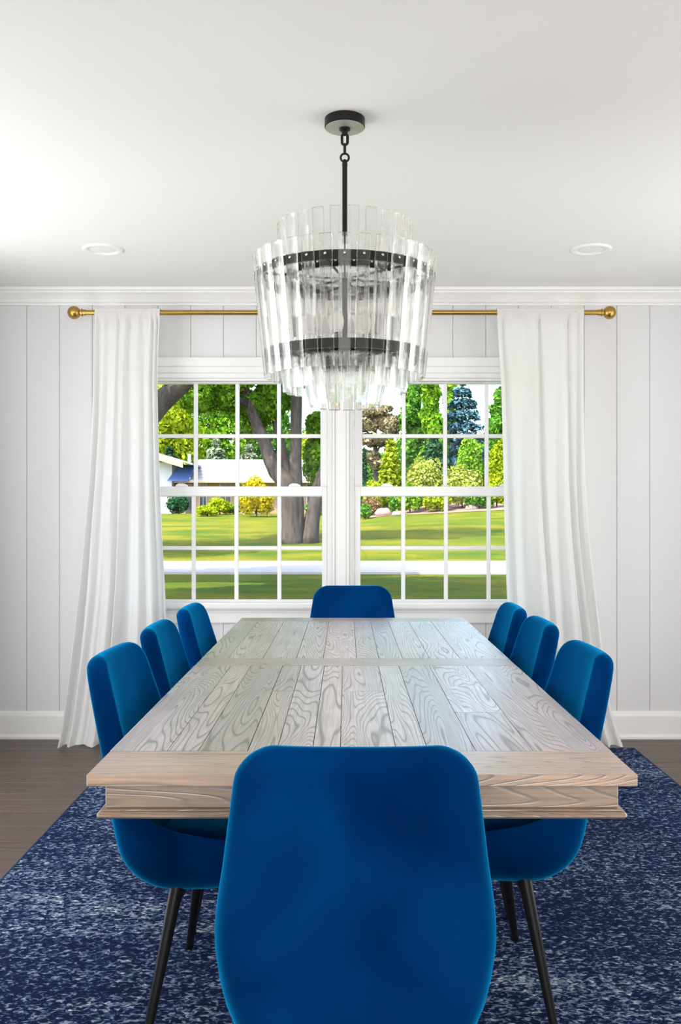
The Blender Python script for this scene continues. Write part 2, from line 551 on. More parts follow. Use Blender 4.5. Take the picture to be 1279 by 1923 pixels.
# crown moulding, baseboards
def crown_prof(s=1):
    # (offset from wall, z)
    return [(0, CROWN_B), (0.012, CROWN_B), (0.014, CROWN_B+0.010), (0.022, CROWN_B+0.014), (0.030, CROWN_B+0.030), (0.048, CROWN_B+0.050),
            (0.062, CROWN_B+0.058), (0.064, CROWN_B+0.066), (0.076, CROWN_B+0.070), (0.078, CEIL), (0, CEIL)]
tag(MB().prism([(D - p, q) for p, q in crown_prof()], XL, XR, 'x').build('trim_1', M['trim']), 'white crown moulding above the window wall', kind='structure')
tag(MB().prism([(XL + p, q) for p, q in crown_prof()], YR, D, 'y').build('trim_2', M['trim']), 'white crown moulding on the left wall', kind='structure')
tag(MB().prism([(XR - p, q) for p, q in crown_prof()], YR, D, 'y').build('trim_3', M['trim']), 'white crown moulding on the right wall', kind='structure')
bprof = [(0, 0), (0.030, 0), (0.030, 0.012), (0.024, 0.020), (0.017, 0.024), (0.016, 0.122), (0.012, 0.138), (0.004, BASE_T), (0, BASE_T)]
tag(MB().prism([(D - p, q) for p, q in bprof], XL, XR, 'x').build('baseboard_back', M['trim']), 'tall white baseboard under the window wall', kind='structure')
tag(MB().prism([(XL + p, q) for p, q in bprof], YR, D - 0.03, 'y').build('baseboard_left', M['trim']), 'white baseboard of the left wall', kind='structure')
tag(MB().prism([(XR - p, q) for p, q in bprof], YR, D - 0.03, 'y').build('baseboard_right', M['trim']), 'white baseboard of the right wall', kind='structure')

# made-up frames round the unseen side and rear fill lights; no openings behind
def fill_light_frame(name, c, axis, w, h, label):
    m = MB(); t_ = 0.08
    for (u0, u1, v0, v1) in ((-w/2-t_, w/2+t_, h/2, h/2+t_), (-w/2-t_, w/2+t_, -h/2-t_, -h/2), (-w/2-t_, -w/2, -h/2, h/2), (w/2, w/2+t_, -h/2, h/2)):
        if axis == 'y': m.box(c[0]+u0, c[0]+u1, c[1]-0.02, c[1]+0.02, c[2]+v0, c[2]+v1)
        else: m.box(c[0]-0.02, c[0]+0.02, c[1]+u0, c[1]+u1, c[2]+v0, c[2]+v1)
    tag(m.build(name, M['trim']), label, kind='structure')
fill_light_frame('window_3', (0.15, YR + 0.02, 1.35), 'y', 3.25, 1.92, 'added white frame round the rear fill light behind the viewer')
fill_light_frame('window_4', (XR - 0.02, 3.20, 1.12), 'x', 3.25, 2.07, 'added white frame round the fill light on the right wall')
fill_light_frame('window_5', (XL + 0.02, 3.20, 1.12), 'x', 3.25, 2.07, 'added white frame round the fill light on the left wall')

# ---- window casing (one piece of joinery round both windows)
casing = thing('trim_4', 'white moulded casing, sill and apron framing the double window', None, kind='structure')
def casing_step(x0, x1, z0, z1, depth, name, bev=0.003):
    MB().box(x0, x1, D - depth, D + 0.012, z0, z1).build(name, M['trim'], casing, bevel=bev, seg=2, smooth=True, angle=40)
# head
casing_step(CAS_L, CAS_R, 2.006, CAS_T, 0.030, 'head_band')
casing_step(CAS_L + 0.012, CAS_R - 0.012, 1.972, 2.006, 0.018, 'head_board')
casing_step(CAS_L + 0.03, CAS_R - 0.03, WZ1, 1.972, 0.010, 'head_bead', 0.004)
# sides
for (xo, s) in ((CAS_L, 1), (CAS_R, -1)):
    xs = sorted((xo, xo + s*0.03)); casing_step(xs[0], xs[1], 0.735, 2.006, 0.030, 'side_band')
    xs = sorted((xo + s*0.03, xo + s*0.075)); casing_step(xs[0], xs[1], 0.735, 1.972, 0.018, 'side_board')
    xs = sorted((xo + s*0.075, xo + s*0.094)); casing_step(xs[0], xs[1], 0.735, WZ1, 0.010, 'side_bead')
# mullion cover between the windows
mx0, mx1 = OPEN[0][1], OPEN[1][0]
casing_step(mx0 + 0.030, mx1 - 0.030, 0.735, WZ1 + 0.02, 0.022, 'mullion_board')
casing_step(mx0 + 0.016, mx0 + 0.030, 0.735, WZ1 + 0.02, 0.030, 'mullion_bead')
casing_step(mx1 - 0.030, mx1 - 0.016, 0.735, WZ1 + 0.02, 0.030, 'mullion_bead')
casing_step(mx0 - 0.002, mx0 + 0.016, 0.735, WZ1 + 0.02, 0.012, 'mullion_edge')
casing_step(mx1 - 0.016, mx1 + 0.002, 0.735, WZ1 + 0.02, 0.012, 'mullion_edge')
MB().box(mx0, mx1, D + 0.012, D + 0.17, WZ0, WZ1).build('mullion_post', M['trim'], casing)
# stool and apron
casing_step(CAS_L - 0.03, CAS_R + 0.03, 0.700, 0.735, 0.050, 'window_sill', 0.008)
casing_step(CAS_L, CAS_R, 0.676, 0.700, 0.024, 'apron_cove', 0.008)
casing_step(CAS_L, CAS_R, APR_B, 0.676, 0.016, 'apron')

# ---- the two double-hung windows
def make_window(idx, glass, opening, label):
    w = thing('window_%d' % idx, label, None, kind='structure')
    gx0, gx1 = glass; ox0, ox1 = opening
    yl0, yl1 = D + 0.014, D + 0.048        # lower sash
    yu0, yu1 = D + 0.054, D + 0.088        # upper sash
    # jamb liner
    j = MB()
    j.box(ox0, ox0 + 0.012, D + 0.012, D + 0.165, WZ0, WZ1); j.box(ox1 - 0.012, ox1, D + 0.012, D + 0.165, WZ0, WZ1)
    j.box(ox0, ox1, D + 0.012, D + 0.165, WZ1 - 0.012, WZ1); j.box(ox0, ox1, D + 0.012, D + 0.19, WZ0 - 0.005, WZ0 + 0.010)
    j.build('jamb', M['vinyl'], w)
    def sash(name, y0, y1, gx0, gx1, gz0, gz1, ax0, ax1, z0, z1, zm):
        s = thing(name, None, None); s.parent = w
        for (n_, a) in (('stile', (ax0, gx0, z0, z1)), ('stile', (gx1, ax1, z0, z1)), ('rail', (gx0, gx1, z0, gz0)), ('rail', (gx0, gx1, gz1, z1))):
            MB().box(a[0], a[1], y0, y1, a[2], a[3]).build(n_, M['vinyl'], s, bevel=0.003)
        mw = 0.0105
        ym = (y0 + y1) / 2
        p = (gx1 - gx0) / 4
        zmid = zm
        for k in (1, 2, 3):
            xk = gx0 + k*p
            MB().box(xk - mw, xk + mw, ym - 0.011, ym + 0.011, gz0, gz1).build('muntin', M['vinyl'], s, bevel=0.003)
        for k in range(4):
            MB().box(gx0 + k*p + (mw if k else 0), gx0 + (k+1)*p - (mw if k < 3 else 0), ym - 0.0105, ym + 0.0105, zmid - mw, zmid + mw).build('muntin', M['vinyl'], s, bevel=0.003)
            for (za, zb) in ((gz0, zmid), (zmid, gz1)):
                MB().box(gx0 + k*p, gx0 + (k+1)*p, ym - 0.002, ym + 0.002, za, zb).build('pane', M['pane'], s)
        return s
    sash('lower_sash', yl0, yl1, gx0, gx1, 0.746, 1.307, ox0 + 0.013, ox1 - 0.013, WZ0 + 0.011, 1.360, 1.0255)
    sash('upper_sash', yu0, yu1, gx0 + 0.010, gx1 - 0.010, 1.352, 1.924, ox0 + 0.013, ox1 - 0.013, 1.305, WZ1 - 0.013, 1.637)
    for f in (0.12, 0.78) if idx == 1 else (0.155, 0.85):
        xk = gx0 + f*(gx1 - gx0) if idx == 2 else gx0 + (f + 0.06)*(gx1 - gx0)
        lk = MB().prism([(xk-0.034, 1.3605), (xk+0.034, 1.3605), (xk+0.030, 1.368), (xk+0.012, 1.376), (xk-0.016, 1.377), (xk-0.031, 1.368)], yl0 + 0.004, yl1 - 0.004, 'y')
        lk.build('sash_lock', M['vinyl'], w, bevel=0.002)
    return w
make_window(1, GL[0], OPEN[0], 'white double-hung window with grilles, left of the mullion')
make_window(2, GL[1], OPEN[1], 'white double-hung window with grilles, right of the mullion')

# ---- recessed ceiling lights
def downlight(X, Y, label):
    t = thing('recessed_light', label, 'ceiling light', (X, Y, CEIL), group='recessed ceiling lights')
    MB().lathe([(0.060, -0.001), (0.064, -0.006), (0.085, -0.009), (0.092, -0.005), (0.093, 0.0), (0.093, 0.004), (0.06, 0.004)], seg=40).build('trim_ring', M['trim'], t, smooth=True, angle=50)
    MB().lathe([(0.012, -0.0035), (0.040, -0.003), (0.060, -0.0015), (0.060, 0.002)], seg=40).build('lens', M['lens'], t, smooth=True, angle=50)
yl = (CEIL - EYE) * F / (VPY - 468)
downlight((193 - VPX)*yl/F, yl, 'round white recessed ceiling light above the left curtain')
downlight((1110 - VPX)*yl/F, yl, 'round white recessed ceiling light above the right curtain')

# ------------------------------------------------------------------ rug
RX0, RX1, RY0, RY1 = -1.135, 1.475, 0.55, EYE*F/446.0
rug = thing('area_rug', 'navy blue distressed rug with white flecks under the dining table', 'rug', ((RX0+RX1)/2, (RY0+RY1)/2, 0))
rw, rl = (RX1-RX0)/2, (RY1-RY0)/2
MB().box(-rw, rw, -rl, rl, 0.001, 0.010).build('pile', M['rug'], rug, bevel=0.003)
bd = MB()
for (a, b, c, d) in ((-rw-0.006, -rw, -rl, rl), (rw, rw+0.006, -rl, rl), (-rw-0.006, rw+0.006, rl, rl+0.006), (-rw-0.006, rw+0.006, -rl-0.006, -rl)):
    bd.box(a, b, c, d, 0.001, 0.0095)
bd.build('binding', M['rug_edge'], rug)
RUGZ = 0.0102

# ------------------------------------------------------------------ dining table
TZ = 0.76
TY0, TY1 = (EYE-TZ)*F/493.0, (EYE-TZ)*F/198.0
TXC = 0.028
THW = 0.484
table = thing('dining_table', 'long weathered oak dining table with plank top and breadboard ends', 'table', (TXC, 0, 0))
tt = 0.021
def tplank(x0, x1, y0, y1, mat, name='plank', bev=0.0, dz=0.0):
    c = ((x0+x1)/2, (y0+y1)/2)
    g = 0.0007
    MB().box(x0-c[0]+g, x1-c[0]-g, y0-c[1]+g, y1-c[1]-g, -tt, 0).build(name, mat, table, loc=(c[0], c[1], TZ + dz), bevel=bev)
yA = (EYE-TZ)*F/448.0
yB0, yB1 = (EYE-TZ)*F/288.0, (EYE-TZ)*F/275.0
yC = (EYE-TZ)*F/204.5
tplank(-THW, THW, TY0, yA, M['oak_x'], 'breadboard_end', 0.0012)
tplank(-THW, THW, yB0, yB1, M['oak_glare_x'], 'centre_board', 0.001)
tplank(-THW, THW, yC, TY1, M['oak_glare_x'], 'breadboard_end', 0.0012)
seams = [-0.345, -0.285, -0.19, -0.134, -0.065, -0.011, 0.097, 0.158, 0.25, 0.361]
near = [-THW] + [s - TXC for s in seams] + [THW]
random.seed(5)
for i, (a, b) in enumerate(zip(near[:-1], near[1:])):
    dz = random.uniform(-0.0004, 0.0001)
    if i == 9:
        cuts = [yA, (EYE-TZ)*F/376, (EYE-TZ)*F/327, yB0]
    elif i == 3:
        cuts = [yA, (EYE-TZ)*F/335, yB0]
    elif i == 6:
        cuts = [yA, (EYE-TZ)*F/336, yB0]
    else:
        cuts = [yA, yB0]
    for c0, c1 in zip(cuts[:-1], cuts[1:]):
        tplank(a, b, c0, c1, M['oak_glare_y'], dz=dz + random.uniform(-0.0003, 0.0002))
far = [-THW, -0.40, -0.29, -0.185, -0.10, 0.005, 0.075, 0.15, 0.235, 0.33, THW]
for i, (a, b) in enumerate(zip(far[:-1], far[1:])):
    tplank(a, b, yB1, yC, M['oak_glare_y'], dz=random.uniform(-0.0004, 0.0001))
# apron and lower moulding, four sides each
ai, az0, az1 = 0.027, TZ - tt - 0.046, TZ - tt
mi, mz0 = 0.014, TZ - tt - 0.062
def ring(inset, z0, z1, name, th=0.025, bev=0.002):
    x0, x1, y0, y1 = -THW+inset, THW-inset, TY0+inset, TY1-inset
    for (a, b, c, d) in ((x0, x1, y0, y0+th), (x0, x1, y1-th, y1), (x0, x0+th, y0+th, y1-th), (x1-th, x1, y0+th, y1-th)):
        cx_, cy_ = (a+b)/2, (c+d)/2
        MB().box(a-cx_, b-cx_, c-cy_, d-cy_, z0, z1).build(name, M['oak_edge'], table, loc=(cx_, cy_, 0), bevel=bev)
ring(ai, az0, az1, 'apron')
ring(mi + 0.006, az0 - 0.004, az0, 'moulding_fillet', 0.03, 0.001)
ring(mi, mz0, az0 - 0.004, 'moulding', 0.04, 0.004)
MB().box(-THW+0.05, THW-0.05, TY0+0.05, TY1-0.05, TZ-tt-0.03, TZ-tt-0.002).build('underside', M['oak_edge'], table)
# trestle bases
for ty in (2.085, 4.01 - 0.235):
    prof = [(-0.325, RUGZ), (0.325, RUGZ), (0.325, 0.03), (0.28, 0.045), (0.10, 0.08), (-0.10, 0.08), (-0.28, 0.045), (-0.325, 0.03)]
    MB().prism(prof, ty-0.05, ty+0.05, 'y').build('trestle_foot', M['oak_edge'], table, bevel=0.004)
    MB().box(-0.06, 0.06, ty-0.045, ty+0.045, 0.08, TZ-tt-0.07).build('trestle_post', M['oak_edge'], table, bevel=0.004)
    MB().box(-0.36, 0.36, ty-0.045, ty+0.045, TZ-tt-0.07, TZ-tt-0.03).build('trestle_head', M['oak_edge'], table, bevel=0.004)

# ------------------------------------------------------------------ chairs
def catmull(pts, n):
    pts = [np.array(p, float) for p in pts]
    P = [2*pts[0]-pts[1]] + pts + [2*pts[-1]-pts[-2]]
    out = []
    for i in range(1, len(P)-2):
        for k in range(40):
            t_ = k/40
            a, b, c, d = P[i-1], P[i], P[i+1], P[i+2]
            out.append(0.5*((2*b)+(-a+c)*t_+(2*a-5*b+4*c-d)*t_*t_+(-a+3*b-3*c+d)*t_**3))
    out.append(pts[-1])
    out = np.array(out)
    seg = np.linalg.norm(np.diff(out[:, :2], axis=0), axis=1)
    s = np.concatenate([[0], np.cumsum(seg)])
    return out, s

# centre line of the shell and its side rim: (y, z, half width, rim y, rim z, thickness, roundness)
CL = [(0.205, 0.388, 0.192, 0.205, 0.432, 0.046, 3.2), (0.11, 0.358, 0.211, 0.118, 0.446, 0.050, 4.2), (0.0, 0.344, 0.222, 0.025, 0.460, 0.052, 4.6), (-0.10, 0.340, 0.226, -0.060, 0.473, 0.054, 5.4),
      (-0.180, 0.348, 0.228, -0.128, 0.488, 0.056, 6.0), (-0.236, 0.390, 0.228, -0.182, 0.512, 0.058, 6.0), (-0.259, 0.467, 0.226, -0.218, 0.550, 0.060, 5.2), (-0.275, 0.555, 0.219, -0.242, 0.604, 0.060, 4.0),
      (-0.296, 0.655, 0.206, -0.267, 0.678, 0.060, 3.0), (-0.318, 0.755, 0.193, -0.293, 0.764, 0.057, 2.5), (-0.332, 0.823, 0.183, -0.311, 0.827, 0.053, 2.4), (-0.343, 0.873, 0.174, -0.325, 0.874, 0.048, 2.4)]
def shell_mesh():
    out, s = catmull(CL, 0)
    L = s[-1]
    ss = []
    # finer rows at both ends for the rounded rims
    for d in (0, 0.002, 0.005, 0.009, 0.014, 0.020, 0.028, 0.038, 0.050, 0.064): ss.append(d)
    ss += list(np.linspace(0.08, L-0.08, 46))
    for d in (0.064, 0.050, 0.038, 0.028, 0.020, 0.014, 0.009, 0.005, 0.002, 0): ss.append(L-d)
    NU = 37
    rows = []
    for si in ss:
        row = [np.interp(si, s, out[:, k]) for k in range(7)]
        e = 0.004
        dy = np.interp(min(L, si+e), s, out[:, 0]) - np.interp(max(0, si-e), s, out[:, 0])
        dz = np.interp(min(L, si+e), s, out[:, 1]) - np.interp(max(0, si-e), s, out[:, 1])
        ln = math.hypot(dy, dz); ty, tz = dy/ln, dz/ln
        ny, nz = (tz, -ty)              # towards the sitter
        y, z, w, ey, ez, th, ex = row
        dend = min(si, L-si)
        R = 0.062
        wr = w if dend >= R else w - R + math.sqrt(max(0, R*R - (R-dend)**2))
        h = th/2
        tr = h if dend >= h else math.sqrt(max(0, h*h - (h-dend)**2))
        tr = max(tr, 0.0008)
        rows.append((y, z, ny, nz, w, wr, ey, ez, tr, ex))
    m = MB(); ring_n = None
    for (y, z, ny, nz, w, wr, ey, ez, tr, ex) in rows:
        loop = []
        hw = wr - min(tr, 0.024)*0.9
        us = np.linspace(-1, 1, NU)
        def pt(xv, off):
            c = abs(xv/w)**ex
            return (xv, y + (ey-y)*c + ny*off, z + (ez-z)*c + nz*off)
        for u in us: loop.append(pt(u*hw, -tr))
        for a in (-60, -30, 0, 30, 60):
            ra = math.radians(a); loop.append(pt(hw + (wr-hw)*math.cos(ra), tr*math.sin(ra)))
        for u in us[::-1]: loop.append(pt(u*hw, tr))
        for a in (60, 30, 0, -30, -60):
            ra = math.radians(a); loop.append(pt(-hw - (wr-hw)*math.cos(ra), tr*math.sin(ra)))
        ring_n = len(loop)
        m.v += loop
    nr = len(rows)
    for i in range(nr-1):
        for k in range(ring_n):
            k2 = (k+1) % ring_n
            m.f.append((i*ring_n+k, i*ring_n+k2, (i+1)*ring_n+k2, (i+1)*ring_n+k))
    m.f.append(tuple(range(ring_n))[::-1])
    m.f.append(tuple((nr-1)*ring_n+k for k in range(ring_n)))
    return m.mesh('seat_shell', M['velvet'], smooth=True)

def cushion_mesh():
    m = MB(); NX, NY = 18, 16
    for top in (0, 1):
        for j in range(NY+1):
            for i in range(NX+1):
                a = -1 + 2*i/NX; b = -1 + 2*j/NY
                # squircle mapping for rounded corners
                X = a*math.sqrt(1 - 0.34*b*b); Y = b*math.sqrt(1 - 0.34*a*a)
                edge = max(0.0, 1 - max(abs(a), abs(b))**6)
                z = 0.425 + (0.038*edge**0.6 if top else -0.004*edge) + 0.004*Y
                m.v.append((X*0.185, 0.0 + Y*0.195 - 0.005, z))
    n1 = (NX+1)*(NY+1)
    for t_ in (0, 1):
        for j in range(NY):
            for i in range(NX):
                q = [j*(NX+1)+i, j*(NX+1)+i+1, (j+1)*(NX+1)+i+1, (j+1)*(NX+1)+i]
                m.f.append(tuple(t_*n1+k for k in (q if t_ else q[::-1])))
    bnd = [i for i in range(NX+1)] + [j*(NX+1)+NX for j in range(1, NY+1)] + [NY*(NX+1)+i for i in range(NX-1, -1, -1)] + [j*(NX+1) for j in range(NY-1, 0, -1)]
    for a, b in zip(bnd, bnd[1:]+bnd[:1]): m.f.append((a, b, n1+b, n1+a))
    return m.mesh('seat_cushion', M['velvet'], smooth=True)

def make_chair():
    t = thing('dining_chair', '', 'chair', group='blue velvet dining chairs')
    link('seat_shell', shell_mesh(), t)
    link('seat_cushion', cushion_mesh(), t)
    fr = MB()
    fr.box(-0.15, 0.15, -0.150, -0.120, 0.300, 0.322); fr.box(-0.15, 0.15, 0.10, 0.13, 0.300, 0.334)
    fr.box(-0.02, 0.02, -0.135, 0.10, 0.302, 0.318)
    fr.build('leg_frame', M['black_metal'], t, bevel=0.003)
    for sx in (-1, 1):
        for (ya, yb) in ((-0.130, -0.185), (0.115, 0.170)):
            top = Vector((sx*0.150, ya, 0.340)); bot = Vector((sx*0.228, yb, RUGZ + 0.0005))
            path = [top.lerp(bot, k/6) for k in range(7)]
            lg = MB().tube(path, [0.0165 - 0.0065*k/6 for k in range(7)], 14).build('leg', M['black_metal'], t, smooth=True, angle=50)
            b2 = bot + (top-bot).normalized()*0.012
            MB().tube([bot + Vector((0,0,-0.0003)), b2], [0.0112, 0.0118], 12).build('foot_cap', M['black_metal'], lg, smooth=True, angle=50)
    return t
chair0 = make_chair()
CH = [   # X, Y, rotation (0 faces away from camera), label
 (0.015, 1.712, 0, 'blue velvet dining chair in the foreground, its back filling the near end of the table'),
 (0.030, 4.075, math.pi, 'blue velvet dining chair at the far table end, in front of the window'),
 (-0.262, 2.352, -math.pi/2 - 0.05, 'blue velvet dining chair nearest the viewer along the left side of the table'),
 (-0.260, 2.902, -math.pi/2 + 0.01, 'blue velvet dining chair, middle one along the left side of the table'),
 (-0.252, 3.459, -math.pi/2 - 0.01, 'blue velvet dining chair farthest along the left side of the table'),
 (0.298, 2.405, math.pi/2 + 0.02, 'blue velvet dining chair nearest the viewer along the right side of the table'),
 (0.304, 3.005, math.pi/2, 'blue velvet dining chair, middle one along the right side of the table'),
 (0.298, 3.480, math.pi/2 - 0.01, 'blue velvet dining chair farthest along the right side of the table'),
]
for i, (X, Y, rz, lab) in enumerate(CH):
    c = chair0 if i == 0 else copy_tree(chair0)
    c.location = (X, Y, 0); c.rotation_euler = (0, 0, rz); c['label'] = lab

# ------------------------------------------------------------------ curtains and rod
RODY = D - 0.165
rs = RODY / F
rz_ = EYE + (VPY - 587)*rs
rod = thing('curtain_rod', 'brass curtain rod with ball finials above the window', 'curtain rod', (0, RODY, rz_))
xa, xb = (150 - VPX)*rs, (1134 - VPX)*rs
MB().tube([(xa, 0, 0), (xb, 0, 0)], 0.0135, 18).build('pole', M['brass'], rod, smooth=True, angle=50)
for (xe, s) in ((xa, -1), (xb, 1)):
    pr = [(0.0155, 0.0), (0.0155, 0.016), (0.020, 0.018), (0.020, 0.024), (0.013, 0.027), (0.013, 0.030)]
    R = 0.0345; c0 = 0.030 + math.sqrt(R*R - 0.013**2)
    a0 = math.asin(0.013/R)
    for k in range(13):
        a = a0 + (math.pi - a0 - 0.05)*k/12
        pr.append((R*math.sin(a), c0 - R*math.cos(a)))
    MB().lathe([(r, s*(h - 0.032)) for r, h in pr], (xe, 0, 0), 28, 'x').build('finial', M['brass'], rod, smooth=True, angle=45)
for xk in (-1.20, 1.19):
    b = MB()
    b.tube([(xk, 0.0, -0.012), (xk, 0.02, -0.026), (xk, 0.10, -0.03), (xk, D - RODY - 0.006, -0.03)], 0.007, 10)
    b.lathe([(0.026, D-RODY-0.008), (0.03, D-RODY-0.005), (0.03, D-RODY-0.0005)], (xk, 0, -0.03), 24, 'y')
    b.tube([(xk + 0.017*0, -0.0175*math.cos(a), -0.0175*math.sin(a)) for a in np.linspace(math.pi*1.0, -0.2, 12)], 0.004, 8)
    b.build('bracket', M['brass'], rod, smooth=True, angle=45)

def curtain(name, label, prof, nf, seed):
    """prof: (pixel y, left px, right px); a gathered linen panel hung from the rod"""
    r_ = random.Random(seed)
    zs = np.array([EYE + (VPY - p[0])*rs for p in prof])[::-1]
    ls = np.array([(p[1] - VPX)*rs for p in prof])[::-1]
    rs_ = np.array([(p[2] - VPX)*rs for p in prof])[::-1]
    NU, NV = nf*26, 84
    ztop = rz_ + 0.0155; zbot = 0.004
    # warp of u so that the folds are uneven
    knots = np.cumsum([0] + [r_.uniform(0.4, 1.8) for _ in range(nf)]); knots /= knots[-1]
    amps = [r_.uniform(0.6, 1.15) for _ in range(nf+1)]
    lean = [r_.uniform(-0.25, 0.25) for _ in range(nf+1)]
    ph = [r_.uniform(0, 6.28) for _ in range(6)]
    t = thing(name, label, 'curtain', (0, RODY, 0))
    m = MB()
    for j in range(NV+1):
        q = j/NV
        v = q**1.15
        z = ztop + (zbot - ztop)*v
        d = v*(ztop - zbot)                       # drop below the rod
        x0, x1 = np.interp(z, zs, ls), np.interp(z, zs, rs_)
        grow = min(1.0, d/1.6)
        hdr = min(1.0, max(0.0, (0.062 - d)/0.026))    # pocket round the rod
        for i in range(NU+1):
            u = i/NU
            fpos = np.interp(u, knots, np.arange(nf+1))
            k0 = min(nf-1, int(fpos)); fr_ = fpos - k0
            am = amps[k0]*(1-fr_) + amps[k0+1]*fr_
            ln = lean[k0]*(1-fr_) + lean[k0+1]*fr_
            # folds spread and merge as they fall
            phase = fpos + 0.16*grow*math.sin(ph[0] + 3.1*fpos + 1.2*v) + 0.05*math.sin(ph[1] + 9*v + 1.7*fpos)
            A = (0.010 + 0.020*grow)*am
            A *= 1.0 + 0.25*math.sin(ph[2] + 2.3*u*6 + 2*v)
            wv = math.cos(2*math.pi*phase)
            yv = -A*wv + 0.006*math.sin(ph[3] + 14*fpos + 5*v)*grow
            # small tucks just under the rod
            tuck = math.exp(-((d-0.075)/0.05)**2)
            yv += 0.006*tuck*math.sin(2*math.pi*fpos*2.0 + ph[4])
            yv = yv*(1-hdr*0.9) - 0.0185*hdr
            if d > 2.1: yv -= 0.05*((d-2.1)/0.16)**2*0.5
            xv = x0 + (x1-x0)*u + 0.010*ln*math.sin(2*math.pi*phase)*grow
            zv = z
            if j == NV: zv = zbot + 0.006*(0.5+0.5*math.sin(2*math.pi*phase*1.0+ph[5]))
            m.v.append((xv, yv - 0.002, zv))
    W = NU+1
    for j in range(NV):
        for i in range(NU):
            m.f.append((j*W+i, j*W+i+1, (j+1)*W+i+1, (j+1)*W+i))
    m.build('cloth', M['curtain'], t, smooth=True)
    # back of the rod pocket
    b = MB(); n = 60
    xq0, xq1 = ls[-1], rs_[-1]
    for i in range(n+1):
        u = i/n; x = xq0 + (xq1-xq0)*u
        wob = 0.0015*math.sin(u*nf*6.28*1.5)
        for (yy, zz) in ((-0.0175, ztop-0.002), (-0.008, ztop+0.003+wob), (0.006, ztop+0.003+wob), (0.0165, ztop-0.004), (0.0175, ztop-0.03), (0.012, ztop-0.05)):
            b.v.append((x, yy, zz))
    for i in range(n):
        for k in range(5):
            b.f.append((i*6+k, (i+1)*6+k, (i+1)*6+k+1, i*6+k+1))
    b.build('rod_pocket', M['curtain'], t, smooth=True)
    return t
curtain('curtain', 'white linen curtain panel hanging left of the window',
        [(575, 180, 302), (640, 179, 299), (720, 177, 297), (800, 174, 299), (900, 168, 302), (1000, 160, 306), (1100, 152, 311), (1180, 143, 313), (1250, 134, 313), (1330, 123, 312), (1400, 113, 310)], 7, 3)
curtain('curtain', 'white linen curtain panel hanging right of the window',
        [(575, 932, 1095), (640, 935, 1095), (720, 940, 1095), (800, 942, 1096), (900, 944, 1098), (1000, 946, 1104), (1100, 949, 1115), (1180, 952, 1125), (1250, 955, 1133), (1330, 958, 1146), (1400, 960, 1166)], 6, 8)

# ------------------------------------------------------------------ chandelier
CHY = (CEIL - 0.03 - EYE)*F/(VPY - 241)
CHX = (647.5 - VPX)*CHY/F
cs = CHY/F
def hz(y): return EYE + (VPY - y)*cs
ch = thing('chandelier', 'tiered clear crystal bar chandelier with dark bronze rings over the table', 'chandelier', (CHX, CHY, 0))
MB().lathe([(0.058, CEIL), (0.0615, CEIL-0.002), (0.0615, CEIL-0.027), (0.059, CEIL-0.0285), (0.012, CEIL-0.0285)], seg=48).build('canopy', M['bronze'], ch, smooth=True, angle=40)
MB().lathe([(0.0588, CEIL-0.0285), (0.0588, CEIL-0.0300), (0.056, CEIL-0.0306), (0.012, CEIL-0.0306)], seg=48).build('canopy_lit_plate', M['canopy_lit'], ch, smooth=True, angle=40)  # underside disc, its pale colour stands for light from below
MB().lathe([(0.017, CEIL-0.0306), (0.017, CEIL-0.036), (0.010, CEIL-0.040), (0.009, CEIL-0.050)], seg=24).build('canopy_collar', M['bronze'], ch, smooth=True, angle=40)
def chain_link(z, h, w, r, turn):
    pts = []
    for k in range(24):
        a = 2*math.pi*k/24
        x = (w/2 - r)*math.cos(a); zz = (h/2 - w/2)*(1 if math.sin(a) >= 0 else -1) + (w/2 - r)*math.sin(a)
        p = (x, 0, z + zz) if not turn else (0, x, z + zz)
        pts.append(p)
    MB().tube(pts, r, 8, closed=True).build('chain_link', M['bronze'], ch, smooth=True)
zt = CEIL - 0.047
z_rodtop = hz(300)
chain_link(zt - 0.017, 0.042, 0.026, 0.0044, False)
chain_link(zt - 0.046, 0.036, 0.024, 0.0044, True)
lk_b = zt - 0.060
pts = [(0.0125*math.cos(a), 0, (lk_b - 0.0125) + 0.0125*math.sin(a)) for a in np.linspace(0, 2*math.pi, 24, endpoint=False)]
MB().tube(pts, 0.0034, 8, closed=True).build('hanging_ring', M['bronze'], ch, smooth=True)
z_rodtop = lk_b - 0.022
z_rodbot = hz(442)
MB().lathe([(0.0035, z_rodtop+0.004), (0.0075, z_rodtop), (0.0085, z_rodtop-0.014), (0.0078, z_rodtop-0.018), (0.0078, z_rodbot+0.006), (0.009, z_rodbot+0.004), (0.009, z_rodbot)], seg=20).build('down_rod', M['bronze'], ch, smooth=True, angle=45)
z1, z2 = hz(521), hz(669)
MB().tube([(0, 0, z_rodbot), (0, 0, z1 - 0.01)], 0.0025, 8).build('stem', M['bronze'], ch, smooth=True)
MB().tube([(0, 0, z1 + 0.012), (0, 0, z1 - 0.02), (0, 0, z2 - 0.03)], [0.014, 0.010, 0.008], 14).build('hub', M['bronze'], ch, smooth=True, angle=45)
def band(r, z, h, name='ring_band'):
    th = 0.004
    m = MB(); seg = 64
    m.v = []
    for (rr, zz) in ((r, z-h/2), (r, z+h/2), (r-th, z+h/2), (r-th, z-h/2)):
        for k in range(seg):
            a = 2*math.pi*k/seg; m.v.append((rr*math.cos(a), rr*math.sin(a), zz))
    for q in range(4):
        q2 = (q+1) % 4
        for k in range(seg):
            k2 = (k+1) % seg
            m.f.append((q*seg+k, q*seg+k2, q2*seg+k2, q2*seg+k))
    return m.build(name, M['bronze'], ch, smooth=True, angle=40)
band(0.258, z1, 0.027); band(0.181, z1 + 0.0, 0.027)
band(0.232, z2, 0.028); band(0.172, z2, 0.026); band(0.112, z2 + 0.004, 0.024)
